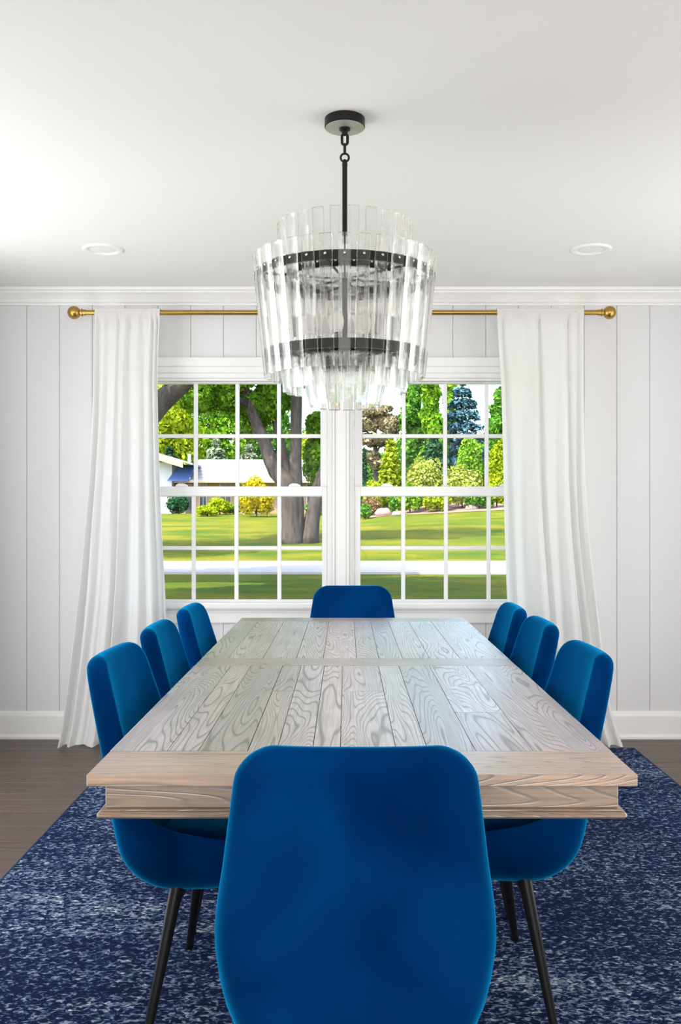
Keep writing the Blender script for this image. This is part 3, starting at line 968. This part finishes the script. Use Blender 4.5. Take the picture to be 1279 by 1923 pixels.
for (zz, rr) in ((z1 - 0.006, 0.256), (z2 - 0.006, 0.230)):
    for k in range(6):
        a = math.pi*k/3 + 0.3
        MB().tube([(0.008*math.cos(a), 0.008*math.sin(a), zz), (rr*math.cos(a), rr*math.sin(a), zz)], 0.004, 8).build('spoke', M['bronze'], ch, smooth=True, angle=45)
for k in range(4):
    a = math.pi*k/2 + 0.55
    MB().tube([(0.176*math.cos(a), 0.176*math.sin(a), z1), (0.169*math.cos(a), 0.169*math.sin(a), z2)], 0.0035, 8).build('tie_rod', M['bronze'], ch, smooth=True, angle=45)
# candle bulbs on the arms
for k in range(6):
    a = math.pi*k/3 + 0.3 + 0.0
    x_, y_ = 0.085*math.cos(a), 0.085*math.sin(a)
    so = MB().lathe([(0.010, z2-0.006), (0.014, z2+0.002), (0.012, z2+0.006), (0.012, z2+0.055), (0.009, z2+0.057)], (x_, y_, 0), 16).build('bulb_socket', M['bronze'], ch, smooth=True, angle=40)
    MB().lathe([(0.008, z2+0.056), (0.015, z2+0.075), (0.017, z2+0.09), (0.012, z2+0.115), (0.003, z2+0.135)], (x_, y_, 0), 16).build('bulb', M['bulb'], so, smooth=True, angle=60)

def prism_mesh(length, w, th):
    c = 0.0035
    prof = [(-w/2+c, -th/2), (w/2-c, -th/2), (w/2, -th/2+c), (w/2, th/2-c*0.4), (w/2-c*0.6, th/2), (-w/2+c*0.6, th/2), (-w/2, th/2-c*0.4), (-w/2, -th/2+c)]
    m = MB().prism(prof, -length/2, length/2, 'z')
    return m.mesh('crystal_bar', M['crystal'])
scr = MB().lathe([(0.0035, 0.0), (0.0042, 0.001), (0.0036, 0.0028), (0.001, 0.0034)], (0, 0, 0), 10, 'y').mesh('screw', M['screw'], smooth=True)
def tier(n, rt, zt_, rb, zb, w, th, zring, off=0.0):
    L = math.hypot(rt-rb, zt_-zb)
    me = prism_mesh(L, w, th)
    tilt = math.atan2(rt-rb, zt_-zb)
    for k in range(n):
        a = 2*math.pi*(k+off)/n - math.pi/2
        rm, zm = (rt+rb)/2, (zt_+zb)/2
        rot = Matrix.Rotation(a + math.pi/2, 4, 'Z') @ Matrix.Rotation(tilt, 4, 'X')
        o = link('crystal_bar', me, ch)
        o.matrix_local = Matrix.Translation((rm*math.cos(a), rm*math.sin(a), zm)) @ rot
        s = link('screw', scr, o)
        lz = (zring - zm)/math.cos(tilt)
        s.matrix_local = Matrix.Translation((0, -th/2 + 0.0002, lz)) @ Matrix.Rotation(math.pi, 4, 'Z')
tier(32, 0.274, hz(487), 0.238, hz(709), 0.036, 0.014, z1)
tier(24, 0.200, hz(426), 0.186, hz(610), 0.033, 0.014, z1, 0.5)
tier(24, 0.192, hz(648), 0.182, hz(736), 0.034, 0.014, z2, 0.5)
tier(15, 0.136, hz(655), 0.104, hz(763), 0.036, 0.014, z2 + 0.004, 0.25)

# ------------------------------------------------------------------ outdoors: ground
H65x = lambda X: 1.1 + 1.15*np.clip((X - 0.6)/9.0, 0, 1)**0.8
def ground(X, Y):
    t_ = np.clip((Y - 31.7)/33.3, 0, 1)
    z = -0.5 + 1.6*t_ + (H65x(X) - 1.1)*t_**1.8
    z = np.where(Y > 65, H65x(X) + (np.clip(Y, 65, 200) - 65)*0.004, z)
    return z
def gz(X, Y): return float(ground(np.array(float(X)), np.array(float(Y))))
def terrain(name, xs, ys, mat, label, cat=None, dz=0.0, bumps=0.0, kind='structure'):
    m = MB(); r = np.random.default_rng(3)
    for y in ys:
        for x in xs:
            m.v.append((x, y, gz(x, y) + dz + bumps*(r.random()-0.5)))
    W = len(xs)
    for j in range(len(ys)-1):
        for i in range(W-1):
            m.f.append((j*W+i, j*W+i+1, (j+1)*W+i+1, (j+1)*W+i))
    return tag(m.build(name, mat, smooth=True), label, cat, kind=kind)
xs = np.linspace(-60, 60, 90)
terrain('front_lawn', xs, np.linspace(D + 0.3, 25.9, 20), M['grass'], 'shaded green front lawn this side of the road')
terrain('road', np.linspace(-60, 60, 20), np.linspace(25.9, 31.7, 4), M['road'], 'pale concrete road crossing between the two lawns')
terrain('far_lawn', xs, np.concatenate([np.linspace(31.7, 65, 50), np.linspace(66, 150, 40)]), M['grass'], 'sunlit yellow-green lawn rising beyond the road')
kb = MB()
for yk in (25.9, 31.7): kb.box(-60, 60, yk-0.07, yk+0.07, -0.62, -0.44)
tag(kb.build('road_kerb', M['road']), 'low concrete kerbs along the road', kind='structure')

# ------------------------------------------------------------------ plants
LEAF_K, LEAF_N = 0.66, 2.2
def leaf_mesh(name, pts, nrm, size, mat, aspect=1.6):
    """one small folded leaf card per point, facing roughly outward"""
    n = len(pts); size = size*LEAF_K
    pts = np.asarray(pts, np.float32); nrm = np.asarray(nrm, np.float32)
    nrm = nrm + rng.normal(0, 0.55, nrm.shape); nrm /= np.linalg.norm(nrm, axis=1, keepdims=True) + 1e-6
    a = rng.normal(0, 1, nrm.shape); a -= nrm*np.sum(a*nrm, axis=1, keepdims=True); a /= np.linalg.norm(a, axis=1, keepdims=True) + 1e-6
    b = np.cross(nrm, a)
    s = (size*rng.uniform(0.6, 1.35, (n, 1)))
    v = np.empty((n, 4, 3), np.float32)
    v[:, 0] = pts - a*s*0.5*aspect
    v[:, 1] = pts + b*s*0.5 + nrm*s*0.18
    v[:, 2] = pts + a*s*0.5*aspect
    v[:, 3] = pts - b*s*0.5 + nrm*s*0.18
    me = bpy.data.meshes.new(name)
    me.vertices.add(n*4); me.vertices.foreach_set('co', v.reshape(-1))
    idx = np.arange(n)*4
    tri = np.stack([idx, idx+1, idx+2, idx, idx+2, idx+3], axis=1).reshape(-1).astype(np.int32)
    me.loops.add(n*6); me.loops.foreach_set('vertex_index', tri)
    me.polygons.add(n*2)
    me.polygons.foreach_set('loop_start', (np.arange(n*2)*3).astype(np.int32))
    me.polygons.foreach_set('loop_total', np.full(n*2, 3, np.int32))
    me.update(calc_edges=True)
    me.materials.append(mat)
    return me

def blob_pts(c, r, n, lumps=13, fill=0.45):
    """points over a lumpy ellipsoid of radii r"""
    n = int(n*LEAF_N)
    d = rng.normal(0, 1, (n, 3)); d /= np.linalg.norm(d, axis=1, keepdims=True)
    lc = rng.normal(0, 1, (lumps, 3)); lc /= np.linalg.norm(lc, axis=1, keepdims=True)
    k = np.max(np.exp(6*(d @ lc.T - 1)), axis=1)
    rad = (0.60 + 0.46*k)*(1 - fill*rng.random(n)**2)
    p = d*rad[:, None]*np.array(r) + np.array(c)
    nn = d/np.array(r); nn /= np.linalg.norm(nn, axis=1, keepdims=True)
    return p, nn

def plant(name, label, cat, base, crowns, size, mat, stems=None, group=None, aspect=1.6):
    """crowns: list of (centre offset, radii, leaf count); stems: list of (path, radii)"""
    t = thing(name, label, cat, base, group=group)
    P, N = [], []
    for (c, r, n) in crowns:
        p, nn = blob_pts(c, r, n); P.append(p); N.append(nn)
    link('foliage', leaf_mesh('foliage', np.concatenate(P), np.concatenate(N), size, mat, aspect), t)
    for (path, radii) in stems or []:
        MB().tube(path, radii, 10).build('trunk' if radii[0] > 0.07 else 'stem', M['bark'], t, smooth=True, angle=60)
    return t

def conifer(name, label, base, H, R, tiers, n, size, mat, group=None, power=0.85, trunk=0.16):
    t = thing(name, label, 'tree', base, group=group)
    n = int(n*LEAF_N)
    u = rng.random(n)**0.75                     # 0 top .. 1 bottom
    k = np.floor(u*tiers)/tiers; fr_ = u*tiers - np.floor(u*tiers)
    an = rng.random(n)*2*math.pi
    boughs = 9
    lob = 0.72 + 0.28*np.cos(an*boughs + k*37.0)
    rad = R*((k + 0.35/tiers)**power)*(0.35 + 0.65*rng.random(n)**0.6)*lob
    z = H*(1 - 0.94*k - 0.06) - 0.35*rad*0.8 + 0.25*H/tiers*rng.normal(0, 0.6, n)
    p = np.stack([rad*np.cos(an), rad*np.sin(an), np.maximum(z, 0.15)], axis=1)
    nn = np.stack([np.cos(an)*0.5, np.sin(an)*0.5, np.full(n, 0.9)], axis=1)
    link('foliage', leaf_mesh('foliage', p, nn, size, mat, 2.2), t)
    MB().tube([(0,0,-0.1), (0,0,H*0.5), (0,0,H*0.97)], [trunk, trunk*0.6, 0.02], 8).build('trunk', M['bark'], t, smooth=True)
    return t

def at(x, Y, y=None):
    X = (x - VPX)*Y/F
    return (X, Y, gz(X, Y))
def zz(y, Y): return EYE + (VPY - y)*Y/F

# -- the big many-stemmed tree across the road
bx, by, bz = at(563, 40.0)
s40 = 40.0/F
def p40(x, y, dy=0.0): return ((x-563)*s40, dy, zz(y, 40.0) - bz)
big = thing('maple_tree', 'large multi-trunk shade tree on the lawn, seen through the left window', 'tree', (bx, by, bz))
def limb(path, radii, name='trunk'):
    MB().tube(path, radii, 12).build(name, M['bark'], big, smooth=True)
limb([p40(548, 1030), p40(549, 1012), p40(549, 985), p40(546, 950), p40(546, 925), p40(538, 905), p40(518, 885), p40(507, 862), p40(498, 835), p40(485, 805), p40(470, 765), p40(462, 735), p40(448, 690), p40(430, 630), p40(405, 560)],
     [0.62, 0.50, 0.44, 0.42, 0.42, 0.40, 0.34, 0.30, 0.27, 0.24, 0.21, 0.19, 0.16, 0.12, 0.07])
limb([p40(552, 1018), p40(556, 985, .05), p40(557, 950, .05), p40(556, 905, .05), p40(555, 860, .05), p40(556, 800, .05), p40(557, 740, .05), p40(560, 680), p40(575, 600), p40(590, 520)],
     [0.40, 0.36, 0.32, 0.27, 0.25, 0.245, 0.24, 0.22, 0.17, 0.10])
limb([p40(580, 1026, .1), p40(582, 1005, .1), p40(586, 975, .15), p40(592, 945, .2), p40(602, 905, .3), p40(622, 850, .4), p40(655, 780, .5), p40(690, 700, .6), p40(720, 620, .6)],
     [0.48, 0.38, 0.33, 0.30, 0.28, 0.25, 0.21, 0.16, 0.08])
limb([p40(545, 918), p40(537, 890, .25), p40(530, 850, .5), p40(520, 810, .7), p40(512, 770, .9), p40(505, 720, 1.1), p40(492, 640, 1.2)],
     [0.30, 0.26, 0.22, 0.19, 0.16, 0.13, 0.07], 'branch')
limb([p40(470, 765), p40(440, 745, -.4), p40(405, 735, -.8), p40(370, 735, -1.2)], [0.14, 0.10, 0.07, 0.03], 'branch')
limb([p40(557, 740), p40(590, 700, -.3), p40(630, 665, -.5)], [0.14, 0.10, 0.05], 'branch')
cr = [((p40(480, 760, .8)), (0.95, 1.1, 0.95), 1500), ((p40(510, 745, .9)), (0.9, 1.0, 0.9), 1300), ((p40(475, 800, 1.2)), (0.7, 0.8, 0.55), 650), ((p40(592, 860, 1.6)), (0.62, 0.8, 1.15), 900),
      ((p40(590, 800, 1.6)), (0.55, 0.8, 0.8), 650), (p40(415, 745, -.2), (1.1, 1.2, 0.75), 1300), (p40(380, 755, -1.0), (0.9, 1.0, 0.7), 900),
      (p40(400, 690), (2.4, 2.6, 1.3), 1600), (p40(500, 655, 0), (2.8, 3.2, 1.5), 1800), (p40(640, 650, 0), (2.6, 3.0, 1.4), 2400), (p40(720, 640, .4), (2.2, 2.6, 1.4), 1600),
      (p40(570, 570), (3.8, 4.0, 2.2), 1300), (p40(430, 570), (3.0, 3.4, 2.0), 900), (p40(600, 905, 1.4), (0.45, 0.6, 0.9), 380)]
P, N = zip(*[blob_pts(c, r, n) for c, r, n in cr])
link('foliage', leaf_mesh('foliage', np.concatenate(P), np.concatenate(N), 0.21, M['leaf_green']), big)

# -- tree in the front yard whose limb crosses the upper left pane
yb_ = 14.0; sb = yb_/F
fx, fy, fz = at(205, yb_)
def p14(x, y, dy=0.0): return ((x-205)*sb, dy, zz(y, yb_) - fz)
fyt = thing('front_yard_tree', 'grey leaning limb and overhanging leaves of the yard tree in the upper left pane', 'tree', (fx, fy, fz))
MB().tube([p14(195, 1185), p14(200, 1140), p14(210, 1000), p14(225, 880), p14(250, 815), p14(300, 757), p14(345, 716), p14(400, 660), p14(470, 580, .5), p14(560, 480, 1.0)],
          [0.36, 0.28, 0.24, 0.22, 0.20, 0.17, 0.155, 0.14, 0.11, 0.05], 12).build('trunk', M['bark'], fyt, smooth=True)
MB().tube([p14(225, 880), p14(200, 780, -.2), p14(150, 650, -.5), p14(90, 500, -.8)], [0.18, 0.15, 0.12, 0.05], 10).build('branch', M['bark'], fyt, smooth=True)
cr = [(p14(470, 560, .5), (1.9, 2.4, 0.7), 2000), (p14(700, 470, 1.5), (2.4, 2.6, 0.9), 2000), (p14(300, 470, 0), (2.4, 2.6, 1.1), 2000), (p14(60, 480, 0), (2.4, 2.6, 1.3), 1500), (p14(520, 340, 1), (3.2, 3.0, 1.3), 2400)]
P, N = zip(*[blob_pts(c, r, n) for c, r, n in cr])
link('foliage', leaf_mesh('foliage', np.concatenate(P), np.concatenate(N), 0.16, M['leaf_green']), fyt)

# -- other yard trees, high crowns shading the lawn
for i, (X, Y, ox_, lab) in enumerate(((-5.9, 15.8, 2.6, 'tall yard tree shading the front lawn, beyond the left edge of the window'), (-8.5, 21.5, 1.5, 'second tall yard tree shading the front lawn near the road, beyond the left curtain'),
                                  (8.8, 17.5, -2.5, 'tall yard tree shading the front lawn, beyond the right curtain'), (-13, 33, 1.0, 'tall tree across the road beyond the left curtain'))):
    z = gz(X, Y)
    plant('yard_tree', lab, 'tree', (X, Y, z), [((ox_, 0, 8.2), (4.6, 4.0, 1.9), 3600), ((ox_ + 2.0, 1.6, 9.2), (3.4, 3.4, 1.8), 2200), ((ox_ - 2.6, -0.6, 8.6), (3.2, 3.0, 1.8), 1800)], 0.30, M['leaf_mid'],
          [([(0,0,-0.2), (0.05,0,2.5), (ox_*0.3,0.1,5), (ox_,0,8.6)], [0.34, 0.27, 0.22, 0.08])])

# -- trees behind the house
def row_tree(x, y_top, Y, w_px, mat, label, name='leafy_tree', n=2600, size=0.42, base_y=None):
    X, _, z = at(x, Y); s = Y/F
    H = zz(y_top, Y) - z; rx = w_px*s/2
    plant(name, label, 'tree', (X, Y, z), [((0, 0, H*0.70), (rx, rx, H*0.30), int(n*0.45)), ((-rx*0.42, -0.3, H*0.48), (rx*0.72, rx*0.7, H*0.24), int(n*0.28)), ((rx*0.45, -0.2, H*0.5), (rx*0.68, rx*0.7, H*0.26), int(n*0.27))],
          size, mat, [([(0,0,-0.2), (0,0,H*0.35), (0,0,H*0.7)], [0.3, 0.22, 0.1])], 'trees behind the neighbouring house')
row_tree(318, 700, 86, 120, M['leaf_lime'], 'bright yellow-green tree behind the house gable at far left')
row_tree(405, 690, 98, 150, M['leaf_green'], 'tall green tree behind the pale house roof', n=3000)
row_tree(500, 715, 100, 120, M['leaf_mid'], 'darker green tree behind the big multi-trunk tree')
row_tree(592, 800, 84, 74, M['leaf_lime'], 'lime green tree just left of the window mullion', n=1800, size=0.36)
row_tree(255, 720, 90, 110, M['leaf_mid'], 'green tree behind the left curtain edge', n=1500)
row_tree(700, 842, 104, 80, M['leaf_mid'], 'distant green tree behind the tan pine', n=1500, size=0.4)
row_tree(762, 818, 108, 84, M['leaf_green'], 'distant green tree between the arborvitae and the tall columnar trees', n=1600, size=0.4)
row_tree(905, 806, 104, 96, M['leaf_mid'], 'distant green tree behind the blue spruce', n=1800, size=0.4)
row_tree(555, 800, 106, 90, M['leaf_mid'], 'distant green tree between the two upright trunks', n=1600, size=0.4)
conifer('evergreen_tree', 'dark blue-green evergreen behind the gable at the left pane edge', at(318, 84), 6.0, 3.4, 9, 1900, 0.40, M['leaf_dark'], 'evergreens behind the neighbouring house')
conifer('evergreen_tree', 'pale silvery evergreen rising just above the house ridge', at(405, 82), 6.6, 3.6, 9, 2200, 0.40, M['leaf_pale'], 'evergreens behind the neighbouring house')
conifer('evergreen_tree', 'pale silvery evergreen beside the leaning trunk', at(468, 84), 6.2, 3.2, 9, 1900, 0.40, M['leaf_pale'], 'evergreens behind the neighbouring house')

# -- right window planting
G2 = 'trees seen through the right window'
X, Y, z = at(708, 78); s78 = 78/F
def p78(x, y, dy=0.0): return ((x-708)*s78, dy, zz(y, 78) - z)
plant('pine_tree', 'tan-needled pine right beside the mullion in the right window', 'tree', (X, Y, z),
      [(p78(706, 772), (1.5, 1.4, 0.7), 700), (p78(690, 795), (1.3, 1.3, 0.75), 650), (p78(724, 792), (1.3, 1.3, 0.75), 650), (p78(706, 825), (1.6, 1.5, 0.6), 650), (p78(694, 858), (1.0, 1.1, 0.5), 350), (p78(716, 872), (1.1, 1.1, 0.5), 350), (p78(735, 800, -.6), (0.9, 0.9, 1.1), 350)],
      0.34, M['leaf_tan'], [([(0,0,-0.2), p78(706, 880), p78(704, 820), p78(706, 770)], [0.26, 0.22, 0.18, 0.08]), ([p78(706, 850), p78(722, 825, -.4), p78(730, 800, -.6)], [0.10, 0.08, 0.04])], G2, 2.0)
conifer('cypress_tree', 'narrow dark green cypress against the mullion', at(684, 70), zz(838, 70) - gz(1.4, 70), 0.45, 14, 700, 0.26, M['leaf_dark'], G2, 0.8)
conifer('arborvitae', 'bright yellow-green cone-shaped arborvitae in the right window', at(734, 62), zz(812, 62) - gz(3, 62), 1.25, 14, 2400, 0.26, M['leaf_lime'], G2, 0.62)
def tall(x, y_top, Y, w_px, mat, label, n=3000):
    X, _, z = at(x, Y); s = Y/F; H = zz(y_top, Y) - z; r = w_px*s/2
    cr = []
    for k in range(7):
        f_ = (k+0.5)/7
        rr = r*(0.95 - 0.45*abs(f_-0.45)*1.6)
        cr.append((((rng.random()-0.5)*r*0.6, (rng.random()-0.5)*r*0.6, H*(0.1 + 0.85*f_)), (rr*0.85, rr*0.85, H*0.12), n//7))
    plant('poplar_tree', label, 'tree', (X, Y, z), cr, 0.36, mat, [([(0,0,-0.2), (0,0,H*0.5), (0,0,H*0.9)], [0.22, 0.15, 0.04])], G2, 1.9)
tall(775, 690, 76, 66, M['leaf_mid'], 'tall green columnar tree at the left of the right window')
tall(812, 680, 72, 62, M['leaf_green'], 'tall bright green columnar tree in the middle of the right window')
tall(845, 700, 80, 40, M['leaf_green'], 'slim green columnar tree touching the blue spruce', 1500)
conifer('blue_spruce', 'blue spruce with layered boughs at the upper right of the window', at(868, 74), zz(700, 74) - gz(9, 74), 3.3, 11, 3600, 0.36, M['leaf_spruce'], G2, 0.7, 0.24)
tall(935, 728, 66, 46, M['leaf_mid'], 'green tree beside the right curtain', 1800)
conifer('evergreen_tree', 'dark evergreen standing behind the large pale bush', at(815, 70), zz(815, 70) - gz(6.5, 70), 2.6, 10, 2200, 0.34, M['leaf_dark'], G2, 0.7)
def bush(x, y_top, y_bot, Y, w_px, mat, label, n=900, size=0.2, name='garden_bush', grp='garden shrubs'):
    X, _, z = at(x, Y); s = Y/F
    zt_ = zz(y_top, Y); H = max(0.4, zt_ - z); rx = w_px*s/2
    plant(name, label, 'bush', (X, Y, z), [((0, 0, H*0.55), (rx*0.95, rx*0.8, H*0.46), int(n*0.6)), ((-rx*0.4, -rx*0.2, H*0.40), (rx*0.6, rx*0.6, H*0.38), int(n*0.2)), ((rx*0.45, -rx*0.2, H*0.38), (rx*0.55, rx*0.6, H*0.36), int(n*0.2))],
          size, mat, [([(0,0,-0.05), (0,0,H*0.5)], [0.05, 0.03])], grp)
bush(882, 824, 890, 64, 62, M['leaf_green'], 'round bright green bush right of centre in the right window', 1500, 0.24)
bush(800, 856, 935, 60, 82, M['leaf_cream'], 'large cream and yellow-green bush in the right window', 1800, 0.22)
bush(868, 872, 930, 59, 80, M['leaf_cream'], 'wide pale yellow bush between the two right muntins', 1500, 0.20)
bush(932, 822, 900, 63, 40, M['leaf_lime'], 'yellow-green bush by the right curtain', 900, 0.22)
bush(933, 888, 930, 58, 36, M['leaf_lime'], 'low lime bush by the right curtain', 500, 0.18)
bush(702, 900, 930, 61, 44, M['leaf_lime'], 'low lime shrub beneath the tan pine', 700, 0.18)
bush(770, 905, 945, 58.5, 46, M['leaf_green'], 'low green shrub in the mulch bed below the pale bush', 600, 0.18)
bush(820, 915, 940, 58, 60, M['leaf_lime'], 'low spreading lime shrub along the mulch bed', 700, 0.17)
bush(900, 918, 938, 58, 60, M['leaf_mid'], 'low dark green shrub along the mulch bed by the curtain', 600, 0.17)
bush(698, 930, 955, 59.5, 38, M['leaf_red'], 'reddish brown shrub beside the mullion', 500, 0.17)
bush(686, 943, 962, 57, 24, M['leaf_mid'], 'small clipped green shrub at the edge of the lawn by the mullion', 400, 0.14)
bush(738, 925, 955, 58.5, 18, M['leaf_mid'], 'green foot shrub under the arborvitae', 300, 0.15)
# mulch bed and rocks
mb_ = MB()
pts = [(690, 57.6), (715, 57.9), (745, 58.0), (790, 57.0), (840, 56.6), (900, 56.4), (960, 56.4)]
for (x, Y) in pts:
    X = (x - VPX)*Y/F
    mb_.v += [(X, Y, gz(X, Y)+0.03), (X, Y+6, gz(X, Y+6)+0.05)]
for i in range(len(pts)-1): mb_.f.append((2*i, 2*i+2, 2*i+3, 2*i+1))
tag(mb_.build('mulch_bed', M['mulch'], smooth=True), 'strip of reddish mulch along the shrub border', kind='structure')
for i, (x, Y, r, lab) in enumerate(((722, 58.6, 0.42, 'pinkish boulder in the border near the mullion'), (746, 57.4, 0.26, 'smaller pinkish boulder beside the arborvitae'), (886, 57.8, 0.30, 'pale boulder in front of the wide pale bush'))):
    X = (x - VPX)*Y/F
    m = MB(); lat = 8; lon = 12
    rr_ = random.Random(i)
    for a in range(lat+1):
        for b in range(lon):
            th = math.pi*a/lat; phi = 2*math.pi*b/lon
            q = r*(1 + (0.25*(rr_.random()-0.5) if 0 < a < lat else 0))
            m.v.append((q*1.4*math.sin(th)*math.cos(phi), q*math.sin(th)*math.sin(phi), q*0.8*math.cos(th)))
    for a in range(lat):
        for b in range(lon):
            m.f.append((a*lon+b, a*lon+(b+1) % lon, (a+1)*lon+(b+1) % lon, (a+1)*lon+b))
    o = m.build('boulder', M['rock'], smooth=True, loc=(X, Y, gz(X, Y) + r*0.35))
    tag(o, lab, 'rock', 'boulders in the border')
# violet-grey shed roof glimpsed by the right curtain
X, Y, z = at(945, 75.0)
shed = thing('garden_shed', 'violet-grey shed half hidden behind shrubs by the right curtain', 'shed', (X, Y, z))
Hs = zz(876, 75) - z
MB().box(-1.4, 1.4, 0, 2.4, 0, Hs - 0.4).build('wall', M['violet'], shed)
MB().prism([(-1.7, Hs-0.45), (1.7, Hs-0.45), (1.7, Hs-0.3), (0, Hs+0.4), (-1.7, Hs-0.3)], -0.3, 2.7, 'y').build('roof', M['violet'], shed)

# ------------------------------------------------------------------ neighbouring house
HY = 69.0
hs = HY/F
hX = lambda x: (x - VPX)*hs
hZ = lambda y, Y=HY: EYE + (VPY - y)*Y/F
hb = gz(-10, HY)
house = thing('neighbour_house', 'single-storey house with long pale roof across the lawn, left window', 'house', (hX(440), HY, hb))
ox, oz = hX(440), hb
def hbox(name, x0, x1, z0, z1, dy0, dy1, mat, par=None, **kw):
    return MB().box(hX(x0)-ox, hX(x1)-ox, dy0, dy1, z0-oz, z1-oz).build(name, mat, par or house, **kw)
eave, ridge = hZ(903), hZ(862, HY+4)
wall_h = hbox('wall', 335, 640, hb-0.2, eave+0.1, 0.8, 8.0, M['brick'])
# main roof: front slope in courses, back slope
NC = 7
for k in range(NC):
    a, b = k/NC, (k+1)/NC
    y0, y1 = -0.1 + 4.6*a, -0.1 + 4.6*b
    z0, z1 = eave + (ridge-eave)*a - oz, eave + (ridge-eave)*b - oz
    MB().prism([(y0, z0-0.10), (y1, z1-0.10), (y1+0.1, z1), (y0, z0+0.06)], hX(355)-ox, hX(648)-ox, 'x').build('roof_course', M['roof_pale'], house)
MB().prism([(4.5, ridge-oz-0.05), (9.0, eave-oz), (9.0, eave-oz-0.1), (4.5, ridge-oz-0.2)], hX(355)-ox, hX(648)-ox, 'x').build('roof_back', M['roof_pale'], house)
hbox('fascia', 328, 648, eave-0.14, eave+0.05, -0.16, -0.1, M['soffit'])
hbox('soffit', 328, 648, eave-0.08, eave-0.03, -0.1, 0.8, M['soffit'])
# left wing: white gable wall, blue lower roof, peach rake
hbox('wing_wall', 255, 322, hb-0.2, hZ(868), 0.2, 6.0, M['siding'])
MB().add([(hX(333)-ox, 0.9, hZ(872)-oz), (hX(364)-ox, 0.9, hZ(872)-oz), (hX(355)-ox, -0.35, hZ(902)-oz), (hX(316)-ox, -0.35, hZ(902)-oz),
          (hX(333)-ox, 0.9, hZ(872)-oz-0.08), (hX(364)-ox, 0.9, hZ(872)-oz-0.08), (hX(355)-ox, -0.35, hZ(902)-oz-0.08), (hX(316)-ox, -0.35, hZ(902)-oz-0.08)],
         [(0,1,2,3),(7,6,5,4),(0,4,5,1),(1,5,6,2),(2,6,7,3),(3,7,4,0)]).build('blue_roof', M['roof_blue'], house)
def slab(name, p, q, th, dy0, dy1, mat):
    MB().add([(hX(p[0])-ox, dy0, hZ(p[1])-oz), (hX(q[0])-ox, dy0, hZ(q[1])-oz), (hX(q[0])-ox, dy0, hZ(q[1])-oz-th), (hX(p[0])-ox, dy0, hZ(p[1])-oz-th),
              (hX(p[0])-ox, dy1, hZ(p[1])-oz), (hX(q[0])-ox, dy1, hZ(q[1])-oz), (hX(q[0])-ox, dy1, hZ(q[1])-oz-th), (hX(p[0])-ox, dy1, hZ(p[1])-oz-th)],
             [(0,1,2,3),(7,6,5,4),(0,4,5,1),(1,5,6,2),(2,6,7,3),(3,7,4,0)]).build(name, mat, house)
slab('wing_roof', (255, 838), (366, 871), 0.14, -1.0, 6.0, M['roof_pale'])
slab('rake_board', (255, 841), (348, 869.5), 0.40, -1.06, -0.95, M['soffit'])
slab('rake_soffit', (255, 846), (340, 871.5), 0.10, -0.95, 0.9, M['soffit'])
MB().tube([(hX(343)-ox, 3.0, hZ(868)-oz), (hX(343)-ox, 3.0, hZ(848)-oz)], 0.12, 10).build('vent_pipe', M['siding'], house)
MB().box(hX(436)-ox, hX(439.5)-ox, 2.7, 3.0, hZ(874)-oz, hZ(866)-oz).build('roof_vent', M['dark_glass'], house)
def hwin(x0, x1, y0, y1):
    f = hbox('window', x0, x1, hZ(y1), hZ(y0), 0.72, 0.8, M['siding'])
    n_ = 2
    for k in range(n_):
        a = x0 + 1.2 + (x1-x0-1.2)*k/n_; b = a + (x1-x0-1.2)/n_ - 1.2
        hbox('pane', a, b, hZ(y1-1.2), hZ(y0+1.2), 0.69, 0.72, M['dark_glass'], f)
hwin(371, 386, 906, 958); hwin(410, 432, 907, 950); hwin(453, 476, 908, 946); hwin(575, 596, 908, 946)
hbox('door', 345, 358, hb, hZ(907), 0.74, 0.8, M['dark_glass'])
bush(413, 932, 952, 64.0, 46, M['leaf_lime'], 'clipped yellow-green hedge under the house window', 900, 0.15, 'hedge')
bush(390, 948, 963, 62.0, 44, M['leaf_lime'], 'lower clipped yellow-green hedge in front of the house', 700, 0.14, 'hedge')
bush(482, 890, 960, 61.0, 72, M['leaf_gold'], 'golden yellow bush beside the leaning trunk', 1500, 0.18)
bush(335, 925, 962, 65.5, 46, M['leaf_dark'], 'dark green foundation shrub left of the hedge', 800, 0.18)
bush(480, 935, 964, 65.5, 70, M['leaf_dark'], 'dark green foundation shrub behind the golden bush', 800, 0.18)
bush(440, 948, 964, 65.0, 30, M['leaf_mid'], 'green foundation shrub right of the hedges', 500, 0.16)
bush(590, 940, 966, 63.0, 40, M['leaf_mid'], 'green shrub behind the multi-trunk tree base', 500, 0.16)
